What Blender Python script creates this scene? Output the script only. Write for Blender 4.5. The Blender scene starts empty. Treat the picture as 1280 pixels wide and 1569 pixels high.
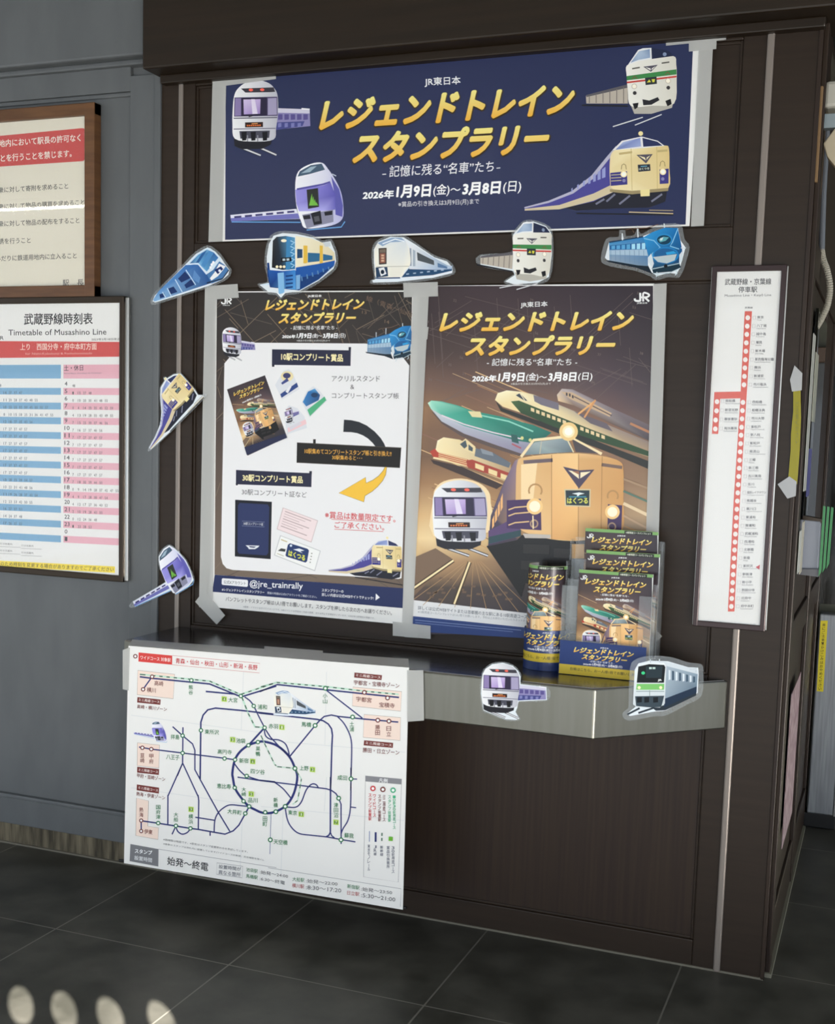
import bpy, bmesh, math, random
from mathutils import Vector, Matrix

# ------------------------------------------------------------------ camera, light, exposure
SC = bpy.context.scene
COL = SC.collection
F_PX, YAW, PITCH, ROLL = 1845.41, .35975, .10769, .03113
CX, CY = 662.3, 869.2
CAM = Vector((0, -3.45, 1.52))
_cy, _sy, _cp, _sp, _cr, _sr = math.cos(YAW), math.sin(YAW), math.cos(PITCH), math.sin(PITCH), math.cos(ROLL), math.sin(ROLL)
FW = Vector((-_sy * _cp, _cy * _cp, -_sp))
_r = Vector((_cy, _sy, 0)); _u = _r.cross(FW)
RT = _r * _cr + _u * _sr
UP = -_r * _sr + _u * _cr

cd = bpy.data.cameras.new('camera')
cd.sensor_fit = 'VERTICAL'; cd.sensor_height = 24; cd.sensor_width = 24
cd.lens = F_PX / 1569 * 24
cd.shift_x = -(CX - 640) / 1569
cd.shift_y = (CY - 784.5) / 1569
cd.clip_start = .05
cam = bpy.data.objects.new('camera', cd); COL.objects.link(cam)
m = Matrix((RT, UP, -FW)).transposed().to_4x4(); m.translation = CAM
cam.matrix_world = m
SC.camera = cam
SC.view_settings.view_transform = 'Standard'; SC.view_settings.look = 'None'
SC.view_settings.gamma = 1; SC.view_settings.use_curve_mapping = False
SC.view_settings.exposure = -0.16

w = bpy.data.worlds.new('sky'); SC.world = w; w.use_nodes = True
bg = w.node_tree.nodes['Background']
bg.inputs[0].default_value = (.78, .90, 1.05, 1); bg.inputs[1].default_value = 1.75

def lamp(name, kind, loc, direction, energy, color, **kw):
    d = bpy.data.lights.new(name, kind); d.energy = energy; d.color = color
    for k, v in kw.items(): setattr(d, k, v)
    o = bpy.data.objects.new(name, d); COL.objects.link(o); o.location = loc
    o.rotation_euler = Vector(direction).to_track_quat('-Z', 'Y').to_euler()
    return o
SUN_EL = math.radians(21); SUN_AZ = (-.64, .768)
lamp('sun', 'SUN', (6, -9, 6), (SUN_AZ[0] * math.cos(SUN_EL), SUN_AZ[1] * math.cos(SUN_EL), -math.sin(SUN_EL)), 62.0, (1, .96, .89), angle=.0025)
# daylight coming in through the open side of the station, behind the camera
lamp('daylight_opening', 'AREA', (-.4, -5.35, 1.35), (0, 1, .02), 85, (.93, .97, 1.0), shape='RECTANGLE', size=7.0, size_y=2.3)

# ------------------------------------------------------------------ geometry helpers
def ray(px, py): return FW + RT * ((px - CX) / F_PX) + UP * ((CY - py) / F_PX)
def W(px, py, y=0.0):
    v = ray(px, py); return CAM + v * ((y - CAM.y) / v.y)
def Zp(px, py, z=0.0):
    v = ray(px, py); return CAM + v * ((z - CAM.z) / v.z)
def PL(px, py, p0, n):
    v = ray(px, py); return CAM + v * ((p0 - CAM).dot(n) / v.dot(n))

def lin(h):
    h = h.lstrip('#')
    c = [int(h[i:i + 2], 16) / 255 for i in (0, 2, 4)]
    return tuple(x / 12.92 if x <= .04045 else ((x + .055) / 1.055) ** 2.4 for x in c)
def lc(c): return lin(c) if isinstance(c, str) else c
def mixc(a, b, t):
    a, b = lc(a), lc(b); return tuple(a[i] + (b[i] - a[i]) * t for i in range(3))

def bsdf(name, color=(.5, .5, .5), rough=.5, metal=0, spec=.5):
    mt = bpy.data.materials.new(name); mt.use_nodes = True
    b = mt.node_tree.nodes['Principled BSDF']
    b.inputs['Base Color'].default_value = (*lc(color), 1)
    b.inputs['Roughness'].default_value = rough; b.inputs['Metallic'].default_value = metal
    b.inputs['Specular IOR Level'].default_value = spec
    return mt
def noisy(name, c1, c2, scale=(3, 3, 3), rough=.5, metal=0, spec=.5, detail=6, bump=0, rvar=0, nscale=4.0, lo=.35, hi=.65):
    mt = bsdf(name, c1, rough, metal, spec); nt = mt.node_tree; N = nt.nodes; L = nt.links
    b = N['Principled BSDF']
    tc = N.new('ShaderNodeTexCoord'); mp = N.new('ShaderNodeMapping'); mp.inputs['Scale'].default_value = scale
    nz = N.new('ShaderNodeTexNoise'); nz.inputs['Scale'].default_value = nscale; nz.inputs['Detail'].default_value = detail
    rp = N.new('ShaderNodeValToRGB')
    rp.color_ramp.elements[0].position = lo; rp.color_ramp.elements[0].color = (*lc(c1), 1)
    rp.color_ramp.elements[1].position = hi; rp.color_ramp.elements[1].color = (*lc(c2), 1)
    geo = N.new('ShaderNodeNewGeometry')
    L.new(geo.outputs['Position'], mp.inputs['Vector']); L.new(mp.outputs[0], nz.inputs['Vector'])
    L.new(nz.outputs['Fac'], rp.inputs[0]); L.new(rp.outputs[0], b.inputs['Base Color'])
    if rvar:
        mr = N.new('ShaderNodeMapRange'); mr.inputs[3].default_value = rough - rvar; mr.inputs[4].default_value = rough + rvar
        L.new(nz.outputs['Fac'], mr.inputs[0]); L.new(mr.outputs[0], b.inputs['Roughness'])
    if bump:
        bp = N.new('ShaderNodeBump'); bp.inputs['Strength'].default_value = bump; bp.inputs['Distance'].default_value = .004
        L.new(nz.outputs['Fac'], bp.inputs['Height']); L.new(bp.outputs[0], b.inputs['Normal'])
    return mt
def glassy(name, tint, rough, clear, gloss_rough=.05, ior=1.35):
    """thin clear sheet: mostly see-through, some diffuse veil, fresnel gloss"""
    mt = bpy.data.materials.new(name); mt.use_nodes = True; nt = mt.node_tree; N = nt.nodes; L = nt.links
    N.remove(N['Principled BSDF']); out = N['Material Output']
    tr = N.new('ShaderNodeBsdfTransparent'); df = N.new('ShaderNodeBsdfDiffuse'); gl = N.new('ShaderNodeBsdfGlossy')
    df.inputs[0].default_value = (*lc(tint), 1); gl.inputs['Roughness'].default_value = gloss_rough
    m1 = N.new('ShaderNodeMixShader'); m1.inputs[0].default_value = 1 - clear
    L.new(tr.outputs[0], m1.inputs[1]); L.new(df.outputs[0], m1.inputs[2])
    fr = N.new('ShaderNodeFresnel'); fr.inputs[0].default_value = ior
    m2 = N.new('ShaderNodeMixShader')
    gn = N.new('ShaderNodeNewGeometry'); sb = N.new('ShaderNodeMath'); sb.operation = 'SUBTRACT'; sb.inputs[0].default_value = 1   # gloss on the outer face only
    ml = N.new('ShaderNodeMath'); ml.operation = 'MULTIPLY'
    L.new(gn.outputs['Backfacing'], sb.inputs[1]); L.new(fr.outputs[0], ml.inputs[0]); L.new(sb.outputs[0], ml.inputs[1])
    L.new(ml.outputs[0], m2.inputs[0]); L.new(m1.outputs[0], m2.inputs[1]); L.new(gl.outputs[0], m2.inputs[2])
    L.new(m2.outputs[0], out.inputs[0])
    return mt
def printed(name, rough=.5, spec=.5):
    mt = bsdf(name, (.8, .8, .8), rough, 0, spec); nt = mt.node_tree
    a = nt.nodes.new('ShaderNodeVertexColor'); a.layer_name = 'ink'
    nt.links.new(a.outputs[0], nt.nodes['Principled BSDF'].inputs['Base Color'])
    return mt

M = dict(
    brown=noisy('dark_brown_panel', '#2a2018', '#30251c', (1.2, 1.2, 22), .45, 0, .28, nscale=2.5, bump=.06),
    brown_v=noisy('dark_brown_stile', '#2b201b', '#35291f', (26, 26, .6), .45, 0, .28, nscale=3.5, bump=.06),
    header=noisy('header_board', '#20170d', '#281d12', (.8, .8, 22), .45, 0, .35, nscale=2.5, bump=.05),
    grey=noisy('grey_paint', '#5b5e60', '#616466', (6, 6, 2), .42, 0, .4, nscale=2, bump=.05),
    strip=bsdf('dull_strip', '#8a8078', .45, .35, .5),
    steel=noisy('brushed_steel', '#7a7970', '#807f77', (14, 14, 1.0), .4, 1, .5, nscale=3, rvar=.05),
    steel_top=noisy('steel_top', '#78787a', '#828284', (2, 20, 2), .2, 1, .5, nscale=3, rvar=.06),
    concrete=noisy('stained_concrete', '#3c372c', '#746b58', (26, 26, 3), .8, 0, .3, nscale=1.6, bump=.3),
    paper=bsdf('white_paper', '#ecebe8', .5), cream=bsdf('cream_board', '#e6e0ce', .25),
    ink=printed('print', .42, .35), ink_gloss=printed('laminated_print', .25, .3),
    tape=glassy('frosted_tape', '#d8d8d4', .5, .48, .35), film=glassy('laminate_film', '#dfe6ea', .2, .88, .06),
    acrylic=glassy('acrylic', '#e8f0f2', .1, .93, .04),
    frame_brown=noisy('wood_frame', '#5a3a20', '#6e4a2b', (3, 3, 26), .4, 0, .5, nscale=2),
    frame_dark=bsdf('bronze_frame', '#3c3228', .32, .6), frame_plum=bsdf('plum_frame', '#3a2c2c', .3, .4),
    bright=bsdf('bright_metal', '#c0beb8', .3, .9), black=bsdf('black_plastic', '#0c0b0b', .5),
    conduit=bsdf('grey_conduit', '#64686e', .5), flex=bsdf('flexible_hose', '#a8a294', .5),
    beige=bsdf('beige_plastic', '#b5a88e', .5), whitebox=bsdf('white_plastic', '#b8b4a8', .5),
    galv=bsdf('galvanized_steel', '#98a4a8', .4, .5), tan=noisy('raw_wood', '#7a5f40', '#94754f', (20, 20, 2), .6, nscale=2),
    yellow=glassy('yellow_film', '#a2981c', .3, .2, .2), clearwhite=glassy('clear_sleeve', '#c8c8c8', .3, .35, .15),
    darkglass=bsdf('dark_glass', '#14140f', .08, 0, .6), olive=noisy('olive_wall', '#4c4c3e', '#555546', (3, 3, 3), .6),
    blue=bsdf('blue_card', '#20356c', .4), green=bsdf('green_leaflet', '#3d8a50', .4), greymetal=bsdf('grey_sleeve', '#9498a4', .45),
    browndoor=bsdf('bronze_door', '#5b4636', .4, .2), roof=bsdf('canopy_sheet', '#8a8a86', .7),
)
# floor tile: dark slate with pale joints every 0.6 m
def floor_mat():
    mt = noisy('slate_tile', '#3a3933', '#55534c', (2, 2, 2), .45, 0, .35, detail=9, rvar=.1, nscale=3.0, bump=.04)
    nt = mt.node_tree; N = nt.nodes; L = nt.links; b = N['Principled BSDF']
    src = b.inputs['Base Color'].links[0].from_socket
    geo = N.new('ShaderNodeNewGeometry'); sp = N.new('ShaderNodeSeparateXYZ'); L.new(geo.outputs['Position'], sp.inputs[0])
    def joint(sock, off):
        a = N.new('ShaderNodeMath'); a.operation = 'ADD'; a.inputs[1].default_value = off + 60; L.new(sock, a.inputs[0])
        d = N.new('ShaderNodeMath'); d.operation = 'DIVIDE'; d.inputs[1].default_value = .6; L.new(a.outputs[0], d.inputs[0])
        f = N.new('ShaderNodeMath'); f.operation = 'FRACT'; L.new(d.outputs[0], f.inputs[0])
        s = N.new('ShaderNodeMath'); s.operation = 'SUBTRACT'; s.inputs[1].default_value = .5; L.new(f.outputs[0], s.inputs[0])
        q = N.new('ShaderNodeMath'); q.operation = 'ABSOLUTE'; L.new(s.outputs[0], q.inputs[0])
        g = N.new('ShaderNodeMath'); g.operation = 'LESS_THAN'; g.inputs[1].default_value = .0042; L.new(q.outputs[0], g.inputs[0])
        return g.outputs[0]
    mx = N.new('ShaderNodeMath'); mx.operation = 'MAXIMUM'
    L.new(joint(sp.outputs[0], .475 + .3), mx.inputs[0]); L.new(joint(sp.outputs[1], .55 + .3), mx.inputs[1])
    mc = N.new('ShaderNodeMixRGB'); mc.inputs[2].default_value = (*lin('#75726a'), 1)
    L.new(mx.outputs[0], mc.inputs[0]); L.new(src, mc.inputs[1]); L.new(mc.outputs[0], b.inputs['Base Color'])
    return mt
M['floor'] = floor_mat()

def mesh_obj(name, V, F, mats, parent=None, loc=None, midx=None, smooth=False):
    """V in world coordinates; the object's origin is loc (or the parent's)"""
    if parent is not None: org = Vector(parent['_o'])
    else:
        if loc is None:
            xs = [v[0] for v in V]; ys = [v[1] for v in V]; zs = [v[2] for v in V]
            loc = ((min(xs) + max(xs)) / 2, (min(ys) + max(ys)) / 2, min(zs))
        org = Vector(loc)
    me = bpy.data.meshes.new(name)
    me.from_pydata([tuple(Vector(v) - org) for v in V], [], F)
    for mt in (mats if isinstance(mats, (list, tuple)) else [mats]): me.materials.append(mt)
    if midx: me.polygons.foreach_set('material_index', midx)
    if smooth: me.polygons.foreach_set('use_smooth', [True] * len(me.polygons))
    o = bpy.data.objects.new(name, me); COL.objects.link(o)
    if parent is not None: o.parent = parent
    else: o.location = org
    o['_o'] = tuple(org)
    return o
def thing(name, label, cat, loc, group=None):
    o = bpy.data.objects.new(name, None); COL.objects.link(o); o.location = loc; o['_o'] = tuple(loc)
    o.empty_display_size = .05
    return tag(o, label, cat, group)
def tag(o, label, cat, group=None):
    o['label'] = label; o['category'] = cat
    if group: o['group'] = group
    return o
def struct(o): o['kind'] = 'structure'; return o

def box_vf(a, b):
    (x0, y0, z0), (x1, y1, z1) = a, b
    V = [(x0, y0, z0), (x1, y0, z0), (x1, y1, z0), (x0, y1, z0), (x0, y0, z1), (x1, y0, z1), (x1, y1, z1), (x0, y1, z1)]
    return V, [(0, 3, 2, 1), (4, 5, 6, 7), (0, 1, 5, 4), (1, 2, 6, 5), (2, 3, 7, 6), (3, 0, 4, 7)]
class Solid:
    def __init__(s): s.bm = bmesh.new()
    def box(s, a, b, bev=0):
        V, F = box_vf([min(p, q) for p, q in zip(a, b)], [max(p, q) for p, q in zip(a, b)])
        return s.vf(V, F, bev)
    def vf(s, V, F, bev=0):
        t = bmesh.new(); vs = [t.verts.new(v) for v in V]
        for f in F: t.faces.new([vs[i] for i in f])
        bmesh.ops.recalc_face_normals(t, faces=t.faces)
        if bev: bmesh.ops.bevel(t, geom=list(t.edges), offset=bev, segments=2, affect='EDGES', profile=.5, clamp_overlap=True)
        me = bpy.data.meshes.new('tmp'); t.to_mesh(me); t.free(); s.bm.from_mesh(me); bpy.data.meshes.remove(me)
        return s
    def prism(s, pts, vec, bev=0):
        """closed outline pts (3D) pushed along vec"""
        n = len(pts); vec = Vector(vec)
        V = [Vector(p) for p in pts] + [Vector(p) + vec for p in pts]
        F = [tuple(range(n)), tuple(range(2 * n - 1, n - 1, -1))] + [(i, (i + 1) % n, n + (i + 1) % n, n + i) for i in range(n)]
        return s.vf(V, F, bev)
    def tube(s, pts, r, seg=12, ribs=0):
        pts = [Vector(p) for p in pts]; V = []; F = []
        for i, p in enumerate(pts):
            d = (pts[min(i + 1, len(pts) - 1)] - pts[max(i - 1, 0)]).normalized()
            a = d.cross(Vector((.31, .9, .2))).normalized(); b = d.cross(a)
            rr = r * (1 + ribs * (i % 2))
            V += [p + (a * math.cos(t) + b * math.sin(t)) * rr for t in [2 * math.pi * k / seg for k in range(seg)]]
        for i in range(len(pts) - 1):
            for k in range(seg):
                F.append((i * seg + k, i * seg + (k + 1) % seg, (i + 1) * seg + (k + 1) % seg, (i + 1) * seg + k))
        F += [tuple(range(seg))[::-1], tuple((len(pts) - 1) * seg + k for k in range(seg))]
        return s.vf(V, F)
    def out(s, name, mat, parent=None, loc=None, smooth=False):
        bmesh.ops.recalc_face_normals(s.bm, faces=s.bm.faces)
        V = [v.co.copy() for v in s.bm.verts]; s.bm.verts.index_update()
        F = [tuple(v.index for v in f.verts) for f in s.bm.faces]
        s.bm.free()
        return mesh_obj(name, V, F, mat, parent, loc, smooth=smooth)

# ------------------------------------------------------------------ flat print
STEP = 2.5e-5
_tc = {}
def glyphs(s, bold):
    k = (s, bold)
    if bold and k not in _tc:      # heavier weight: the plain letters laid over themselves a little apart
        V0, F0 = glyphs(s, 0); V = []; F = []; n = 10 if bold > .045 else 8 if bold > .025 else 4
        for j in range(n):
            t = 2 * math.pi * (j + .5) / n; i = len(V)
            V += [(x + bold * math.cos(t), y + bold * math.sin(t), j * .5) for x, y, _ in V0]; F += [tuple(i + q for q in f) for f in F0]
        _tc[k] = (V, F)
    if k not in _tc:
        c = bpy.data.curves.new('t', 'FONT'); c.body = s; c.resolution_u = 2; c.fill_mode = 'FRONT'
        o = bpy.data.objects.new('t', c); me = o.to_mesh()
        V = [(v.co.x, v.co.y, 0.0) for v in me.vertices]; F = [tuple(p.vertices) for p in me.polygons]
        o.to_mesh_clear(); bpy.data.objects.remove(o); bpy.data.curves.remove(c)
        _tc[k] = (V, F)
    return _tc[k]
def ident(x, y): return (x, y)
def frame(ox, oy, s): return lambda x, y: (ox + x / s, oy + y / s)
def affine(src, dst, fr=ident):
    """map taking three points of one drawing frame to three points of another"""
    (x0, y0), (x1, y1), (x2, y2) = src; (u0, v0), (u1, v1), (u2, v2) = [fr(*d) for d in dst]
    D = (x1 - x0) * (y2 - y0) - (x2 - x0) * (y1 - y0)
    def f(x, y):
        a = ((x - x0) * (y2 - y0) - (x2 - x0) * (y - y0)) / D; b = ((x1 - x0) * (y - y0) - (x - x0) * (y1 - y0)) / D
        return (u0 + a * (u1 - u0) + b * (u2 - u0), v0 + a * (v1 - v0) + b * (v2 - v0))
    return f
def spline(pts, n=5, closed=True):
    out = []; N = len(pts)
    rng = range(N) if closed else range(N - 1)
    for i in rng:
        p = [pts[(i + k) % N] if closed else pts[min(max(i + k, 0), N - 1)] for k in (-1, 0, 1, 2)]
        for j in range(n):
            t = j / n
            out.append(tuple(.5 * (2 * p[1][c] + (p[2][c] - p[0][c]) * t + (2 * p[0][c] - 5 * p[1][c] + 4 * p[2][c] - p[3][c]) * t * t
                             + (3 * p[1][c] - p[0][c] - 3 * p[2][c] + p[3][c]) * t ** 3) for c in (0, 1)))
    if not closed: out.append(tuple(pts[-1]))
    return out
def grow(pts, d):
    n = len(pts); A = sum(pts[i][0] * pts[(i + 1) % n][1] - pts[(i + 1) % n][0] * pts[i][1] for i in range(n))
    sg = 1 if A > 0 else -1; out = []
    for i in range(n):
        a, b, c = pts[i - 1], pts[i], pts[(i + 1) % n]
        nx = ny = 0
        for p, q in ((a, b), (b, c)):
            dx, dy = q[0] - p[0], q[1] - p[1]; l = math.hypot(dx, dy) or 1
            nx += dy / l; ny -= dx / l
        l = math.hypot(nx, ny) or 1
        out.append((b[0] + sg * nx / l * d, b[1] + sg * ny / l * d))
    return out

class Art:
    """ink on a sheet: flat polygons, lines and letters in drawing coordinates, put on the sheet by proj(x, y, lift)"""
    def __init__(s, proj, lv=1):
        s.proj = proj; s.fr = ident; s.lv = lv; s.clear()
    def clear(s): s.V = []; s.F = []; s.C = []
    def P(s, u, v): return s.proj(*s.fr(u, v), s.lv * STEP)
    def poly(s, pts, col, up=1):
        i = len(s.V); n = len(pts)
        cs = (col + [col[-1]] * n)[:n] if isinstance(col, list) else [col] * n
        s.V += [s.P(*p) for p in pts]; s.C += [lc(c) for c in cs]; s.F.append(tuple(range(i, i + n))); s.lv += up
        return s
    def grid(s, rows, us, vs):
        """rows[v][u] colours; us, vs: drawing coords (callable per (i,j) not needed)"""
        i = len(s.V); nu = len(us)
        for r, v in zip(rows, vs):
            for c, u in zip(r, us): s.V.append(s.P(u, v)); s.C.append(lc(c))
        for a in range(len(vs) - 1):
            for b in range(nu - 1): s.F.append((i + a * nu + b, i + a * nu + b + 1, i + (a + 1) * nu + b + 1, i + (a + 1) * nu + b))
        s.lv += 1
    def ell(s, cx, cy, rx, ry=None, col='#ffffff', n=20, up=1):
        ry = ry or rx
        return s.poly([(cx + rx * math.cos(2 * math.pi * k / n), cy + ry * math.sin(2 * math.pi * k / n)) for k in range(n)], col, up)
    def ring(s, cx, cy, r, col, inner='#f4f6f4', wd=.46):
        s.ell(cx, cy, r, r, col, 18); s.ell(cx, cy, r * (1 - wd), r * (1 - wd), inner, 18)
    def line(s, pts, wd, col, up=1, closed=False):
        pts = list(pts); n = len(pts); L_ = []; R_ = []
        for i in range(n):
            a = pts[i - 1] if (i > 0 or closed) else pts[i]; b = pts[(i + 1) % n] if (i < n - 1 or closed) else pts[i]
            dx, dy = b[0] - a[0], b[1] - a[1]; l = math.hypot(dx, dy) or 1
            nx, ny = -dy / l * wd / 2, dx / l * wd / 2
            L_.append((pts[i][0] + nx, pts[i][1] + ny)); R_.append((pts[i][0] - nx, pts[i][1] - ny))
        k = len(s.V); s.V += [s.P(*p) for p in L_] + [s.P(*p) for p in R_]; s.C += [lc(col)] * (2 * n)
        for i in range(n if closed else n - 1):
            j = (i + 1) % n; s.F.append((k + i, k + j, k + n + j, k + n + i))
        s.lv += up
        return s
    def dash(s, pts, wd, col, on, off):
        d = []
        for a, b in zip(pts[:-1], pts[1:]):
            l = math.hypot(b[0] - a[0], b[1] - a[1]); n = max(1, int(l / (on + off)))
            for k in range(n):
                t0 = k / n; t1 = t0 + on / (on + off) / n
                s.line([(a[0] + (b[0] - a[0]) * t, a[1] + (b[1] - a[1]) * t) for t in (t0, t1)], wd, col, 0)
        s.lv += 1
    def t(s, txt, x0, y0, x1, y1, h, col='#ffffff', bold=0, shear=0, bottom=None, up=1):
        """letters between two baseline points, h high; bottom = second colour for a printed gradient"""
        V, F = glyphs(txt, bold)
        if not V: return s
        V = [(x + shear * y, y, z) for x, y, z in V]
        xa, xb = min(v[0] for v in V), max(v[0] for v in V); ya, yb = min(v[1] for v in V), max(v[1] for v in V)
        i = len(s.V); dx, dy = x1 - x0, y1 - y0; l = math.hypot(dx, dy) or 1; ux, uy = dy / l, -dx / l
        if abs(uy) > .9: ux *= .35
        lv0 = s.lv
        for x, y, z in V:
            s.lv = lv0 + z; a = (x - xa) / (xb - xa or 1); b = (y - ya) / (yb - ya or 1)
            s.V.append(s.P(x0 + dx * a + ux * h * b, y0 + dy * a + uy * h * b))
            s.C.append(mixc(bottom, col, b) if bottom else lc(col))
        s.F += [tuple(i + q for q in f) for f in F]
        s.lv = lv0 + up + (V[-1][2] if up else 0)
        return s
    def vt(s, txt, x, y0, y1, wd, col, bold=.01):
        n = len(txt); hh = (y1 - y0) / n
        for k, ch in enumerate(txt):
            yb = y0 + hh * (k + .95)
            if ch == 'ー': s.line([(x, y0 + hh * (k + .15)), (x, yb)], wd * .14, col, 0)
            else: s.t(ch, x - wd / 2, yb, x + wd / 2, yb, hh * .88, col, bold, up=0)
        s.lv += 1
    def flush(s, name, parent, mat=None, label=None):
        if not s.V: return None
        o = mesh_obj(name, s.V, s.F, mat or M['ink'], parent)
        ca = o.data.color_attributes.new('ink', 'FLOAT_COLOR', 'POINT')
        ca.data.foreach_set('color', [x for c in s.C for x in (*c, 1.0)])
        if label: o['label'] = label
        s.clear(); return o

def wall_proj(y): return lambda px, py, o: W(px, py, y - o)
def plane_proj(p0, n):
    p0 = Vector(p0); n = Vector(n).normalized()
    return lambda px, py, o: PL(px, py, p0 + n * o, n)
def sheet(name, quad, y, th, mat, parent=None):
    """thin rigid sheet whose front face lies on the plane y"""
    P = [W(*q, y) for q in quad]
    return Solid().prism(P, (0, th, 0)).out(name, mat, parent)

# ------------------------------------------------------------------ drawings of trains
def dr_silver(A, f, tail=True):
    """rounded silver sleeper train with violet windows"""
    A.fr = f
    if tail:
        A.poly([(325, 402), (495, 410), (498, 490), (330, 508)], '#8d87b6')
        A.poly([(325, 402), (495, 408), (495, 428), (325, 424)], '#d3d0e2')
        for k in range(5): A.poly([(340 + k * 31, 432), (362 + k * 31, 432), (362 + k * 31, 458), (340 + k * 31, 460)], '#5b528f', 0)
        A.poly([(330, 472), (470, 466), (460, 490), (330, 510)], '#464a88')
        for k in range(4): A.poly([(340 + k * 32, 476), (356 + k * 32, 474), (356 + k * 32, 494), (340 + k * 32, 497)], '#7d7fb8', 0)
        A.lv += 1
        A.line([(455, 405), (495, 408)], 7, '#f4f4fa')
    for a, b in (((170, 600), (255, 634)), ((255, 598), (332, 632))):
        A.line([a, b], 14, '#2a2a34'); A.line([a, b], 7, '#dcdce0')
    A.poly([(122, 520), (315, 520), (305, 580), (262, 602), (160, 604), (126, 588)], '#1d1d26')
    body = spline([(118, 400), (124, 345), (140, 310), (180, 278), (240, 265), (295, 280), (325, 310), (338, 345), (340, 420), (330, 500), (318, 556), (220, 566), (128, 552), (116, 480)], 4)
    A.poly(body, [mixc('#f4f4f6', '#a7a7b6', min(1, max(0, (p[0] - 140) / 260))) for p in body])
    A.poly([(158, 306), (318, 300), (326, 322), (300, 324), (180, 326)], '#3b3842')
    A.ell(207, 313, 11, 7, '#ff6a58', 10); A.ell(262, 312, 11, 7, '#ff6a58', 10)
    A.poly([(126, 350), (336, 346), (338, 440), (124, 444)], '#544a70')
    A.poly([(130, 354), (158, 354), (158, 438), (128, 440)], '#8f7fb0', 0); A.poly([(290, 354), (332, 352), (334, 434), (290, 436)], '#a79fc0')
    A.poly([(160, 352), (286, 350), (286, 438), (160, 442)], '#2b2440')
    A.poly([(170, 360), (254, 358), (252, 430), (172, 433)], ['#d8c8ea', '#c4aede', '#9f86c4', '#b79fd6'])
    A.poly([(208, 358), (226, 358), (240, 430), (214, 431)], '#e6dcf2')
    A.line([(196, 444), (215, 440)], 5, '#1c1a24')
    A.line([(122, 452), (336, 448)], 6, '#6c6a7c'); A.line([(122, 505), (328, 501)], 5, '#7c7a8c')
    A.poly([(178, 472), (266, 470), (266, 495), (178, 497)], '#2e1712')
    A.dash([(186, 488), (258, 486)], 7, '#e87a3c', 7, 3); A.line([(210, 479), (240, 477)], 4, '#e8a060')
    A.poly([(150, 515), (300, 512), (296, 548), (155, 552)], '#4a4a58')
    for x in (160, 205, 262): A.poly([(x, 520), (x + 26, 518), (x + 24, 560), (x + 4, 562)], '#101018', 0)
    A.lv += 1
    for x in (190, 240): A.line([(x, 535), (x, 565)], 6, '#8e8e98', 0)
    A.lv += 1
SIL_SILVER = [(118, 400), (124, 345), (140, 310), (180, 276), (240, 262), (298, 278), (328, 310), (342, 345), (343, 400), (497, 408), (500, 490), (332, 512), (322, 560), (312, 590), (335, 632), (320, 640), (255, 640), (165, 605), (128, 590), (114, 480)]

def dr_violet(A, f):
    """tilting white and violet express seen from the front"""
    A.fr = f
    A.poly([(106, 926), (430, 896), (448, 945), (110, 957)], '#e6e6f4')
    A.poly([(107, 942), (440, 918), (446, 944), (110, 957)], '#7474bc')
    for k in range(6): A.line([(125 + k * 52, 937 - k * 5), (160 + k * 52, 934 - k * 5)], 10, '#3c3a72', 0)
    A.lv += 1
    A.line([(112, 960), (450, 962)], 5, '#6aa6e0'); A.line([(480, 1000), (650, 985), (668, 958)], 5, '#6aa6e0')
    body = spline([(424, 780), (440, 712), (500, 676), (555, 670), (585, 700), (620, 752), (648, 812), (660, 880), (655, 945), (600, 978), (480, 992), (452, 955), (430, 880)], 4)
    A.poly(body, [mixc('#f6f6fc', '#8f8ed0', min(1, max(0, (p[0] - 520) / 190))) for p in body])
    A.poly([(600, 735), (640, 800), (658, 880), (655, 935), (622, 925), (618, 830)], '#5e5cae')
    A.poly([(424, 802), (560, 782), (598, 768), (622, 830), (620, 900), (560, 906), (442, 908), (430, 870)], ['#9a94e0', '#8079d0', '#6a64bc', '#5d58b2', '#6d69c0', '#b0acec', '#b4b0ee', '#9a94e0'])
    A.line([(432, 800), (560, 776), (596, 764)], 9, '#5450a0')
    A.poly([(436, 738), (446, 712), (500, 682), (554, 674), (570, 704), (500, 724)], '#455c72')
    A.poly([(452, 722), (500, 690), (530, 686), (496, 716)], '#9fb6c6')
    A.poly([(480, 802), (536, 794), (541, 886), (487, 896)], '#2b2e2b')
    for k in range(4): A.poly([(492 + k * 10, 880 - k * 1), (506 + k * 7, 820 + k * 14), (510 + k * 9, 880)], '#7ac24a', 0)
    A.lv += 1
    A.poly([(458, 925), (610, 900), (612, 960), (480, 992)], '#8c8ca4')
    for q in ([(462, 930), (496, 925), (500, 945), (466, 948)], [(500, 918), (548, 905), (556, 968), (516, 976)], [(566, 912), (606, 905), (606, 925), (570, 930)]): A.poly(q, '#1c1c26', 0)
    A.lv += 1
    A.poly([(515, 935), (540, 930), (545, 955), (520, 960)], '#56565e')
    A.line([(605, 725), (625, 735)], 5, '#c0c8d8')
SIL_VIOLET = [(106, 922), (430, 892), (420, 790), (440, 706), (500, 670), (556, 664), (590, 696), (626, 752), (654, 812), (666, 880), (668, 960), (610, 986), (480, 998), (455, 962), (110, 962)]

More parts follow.
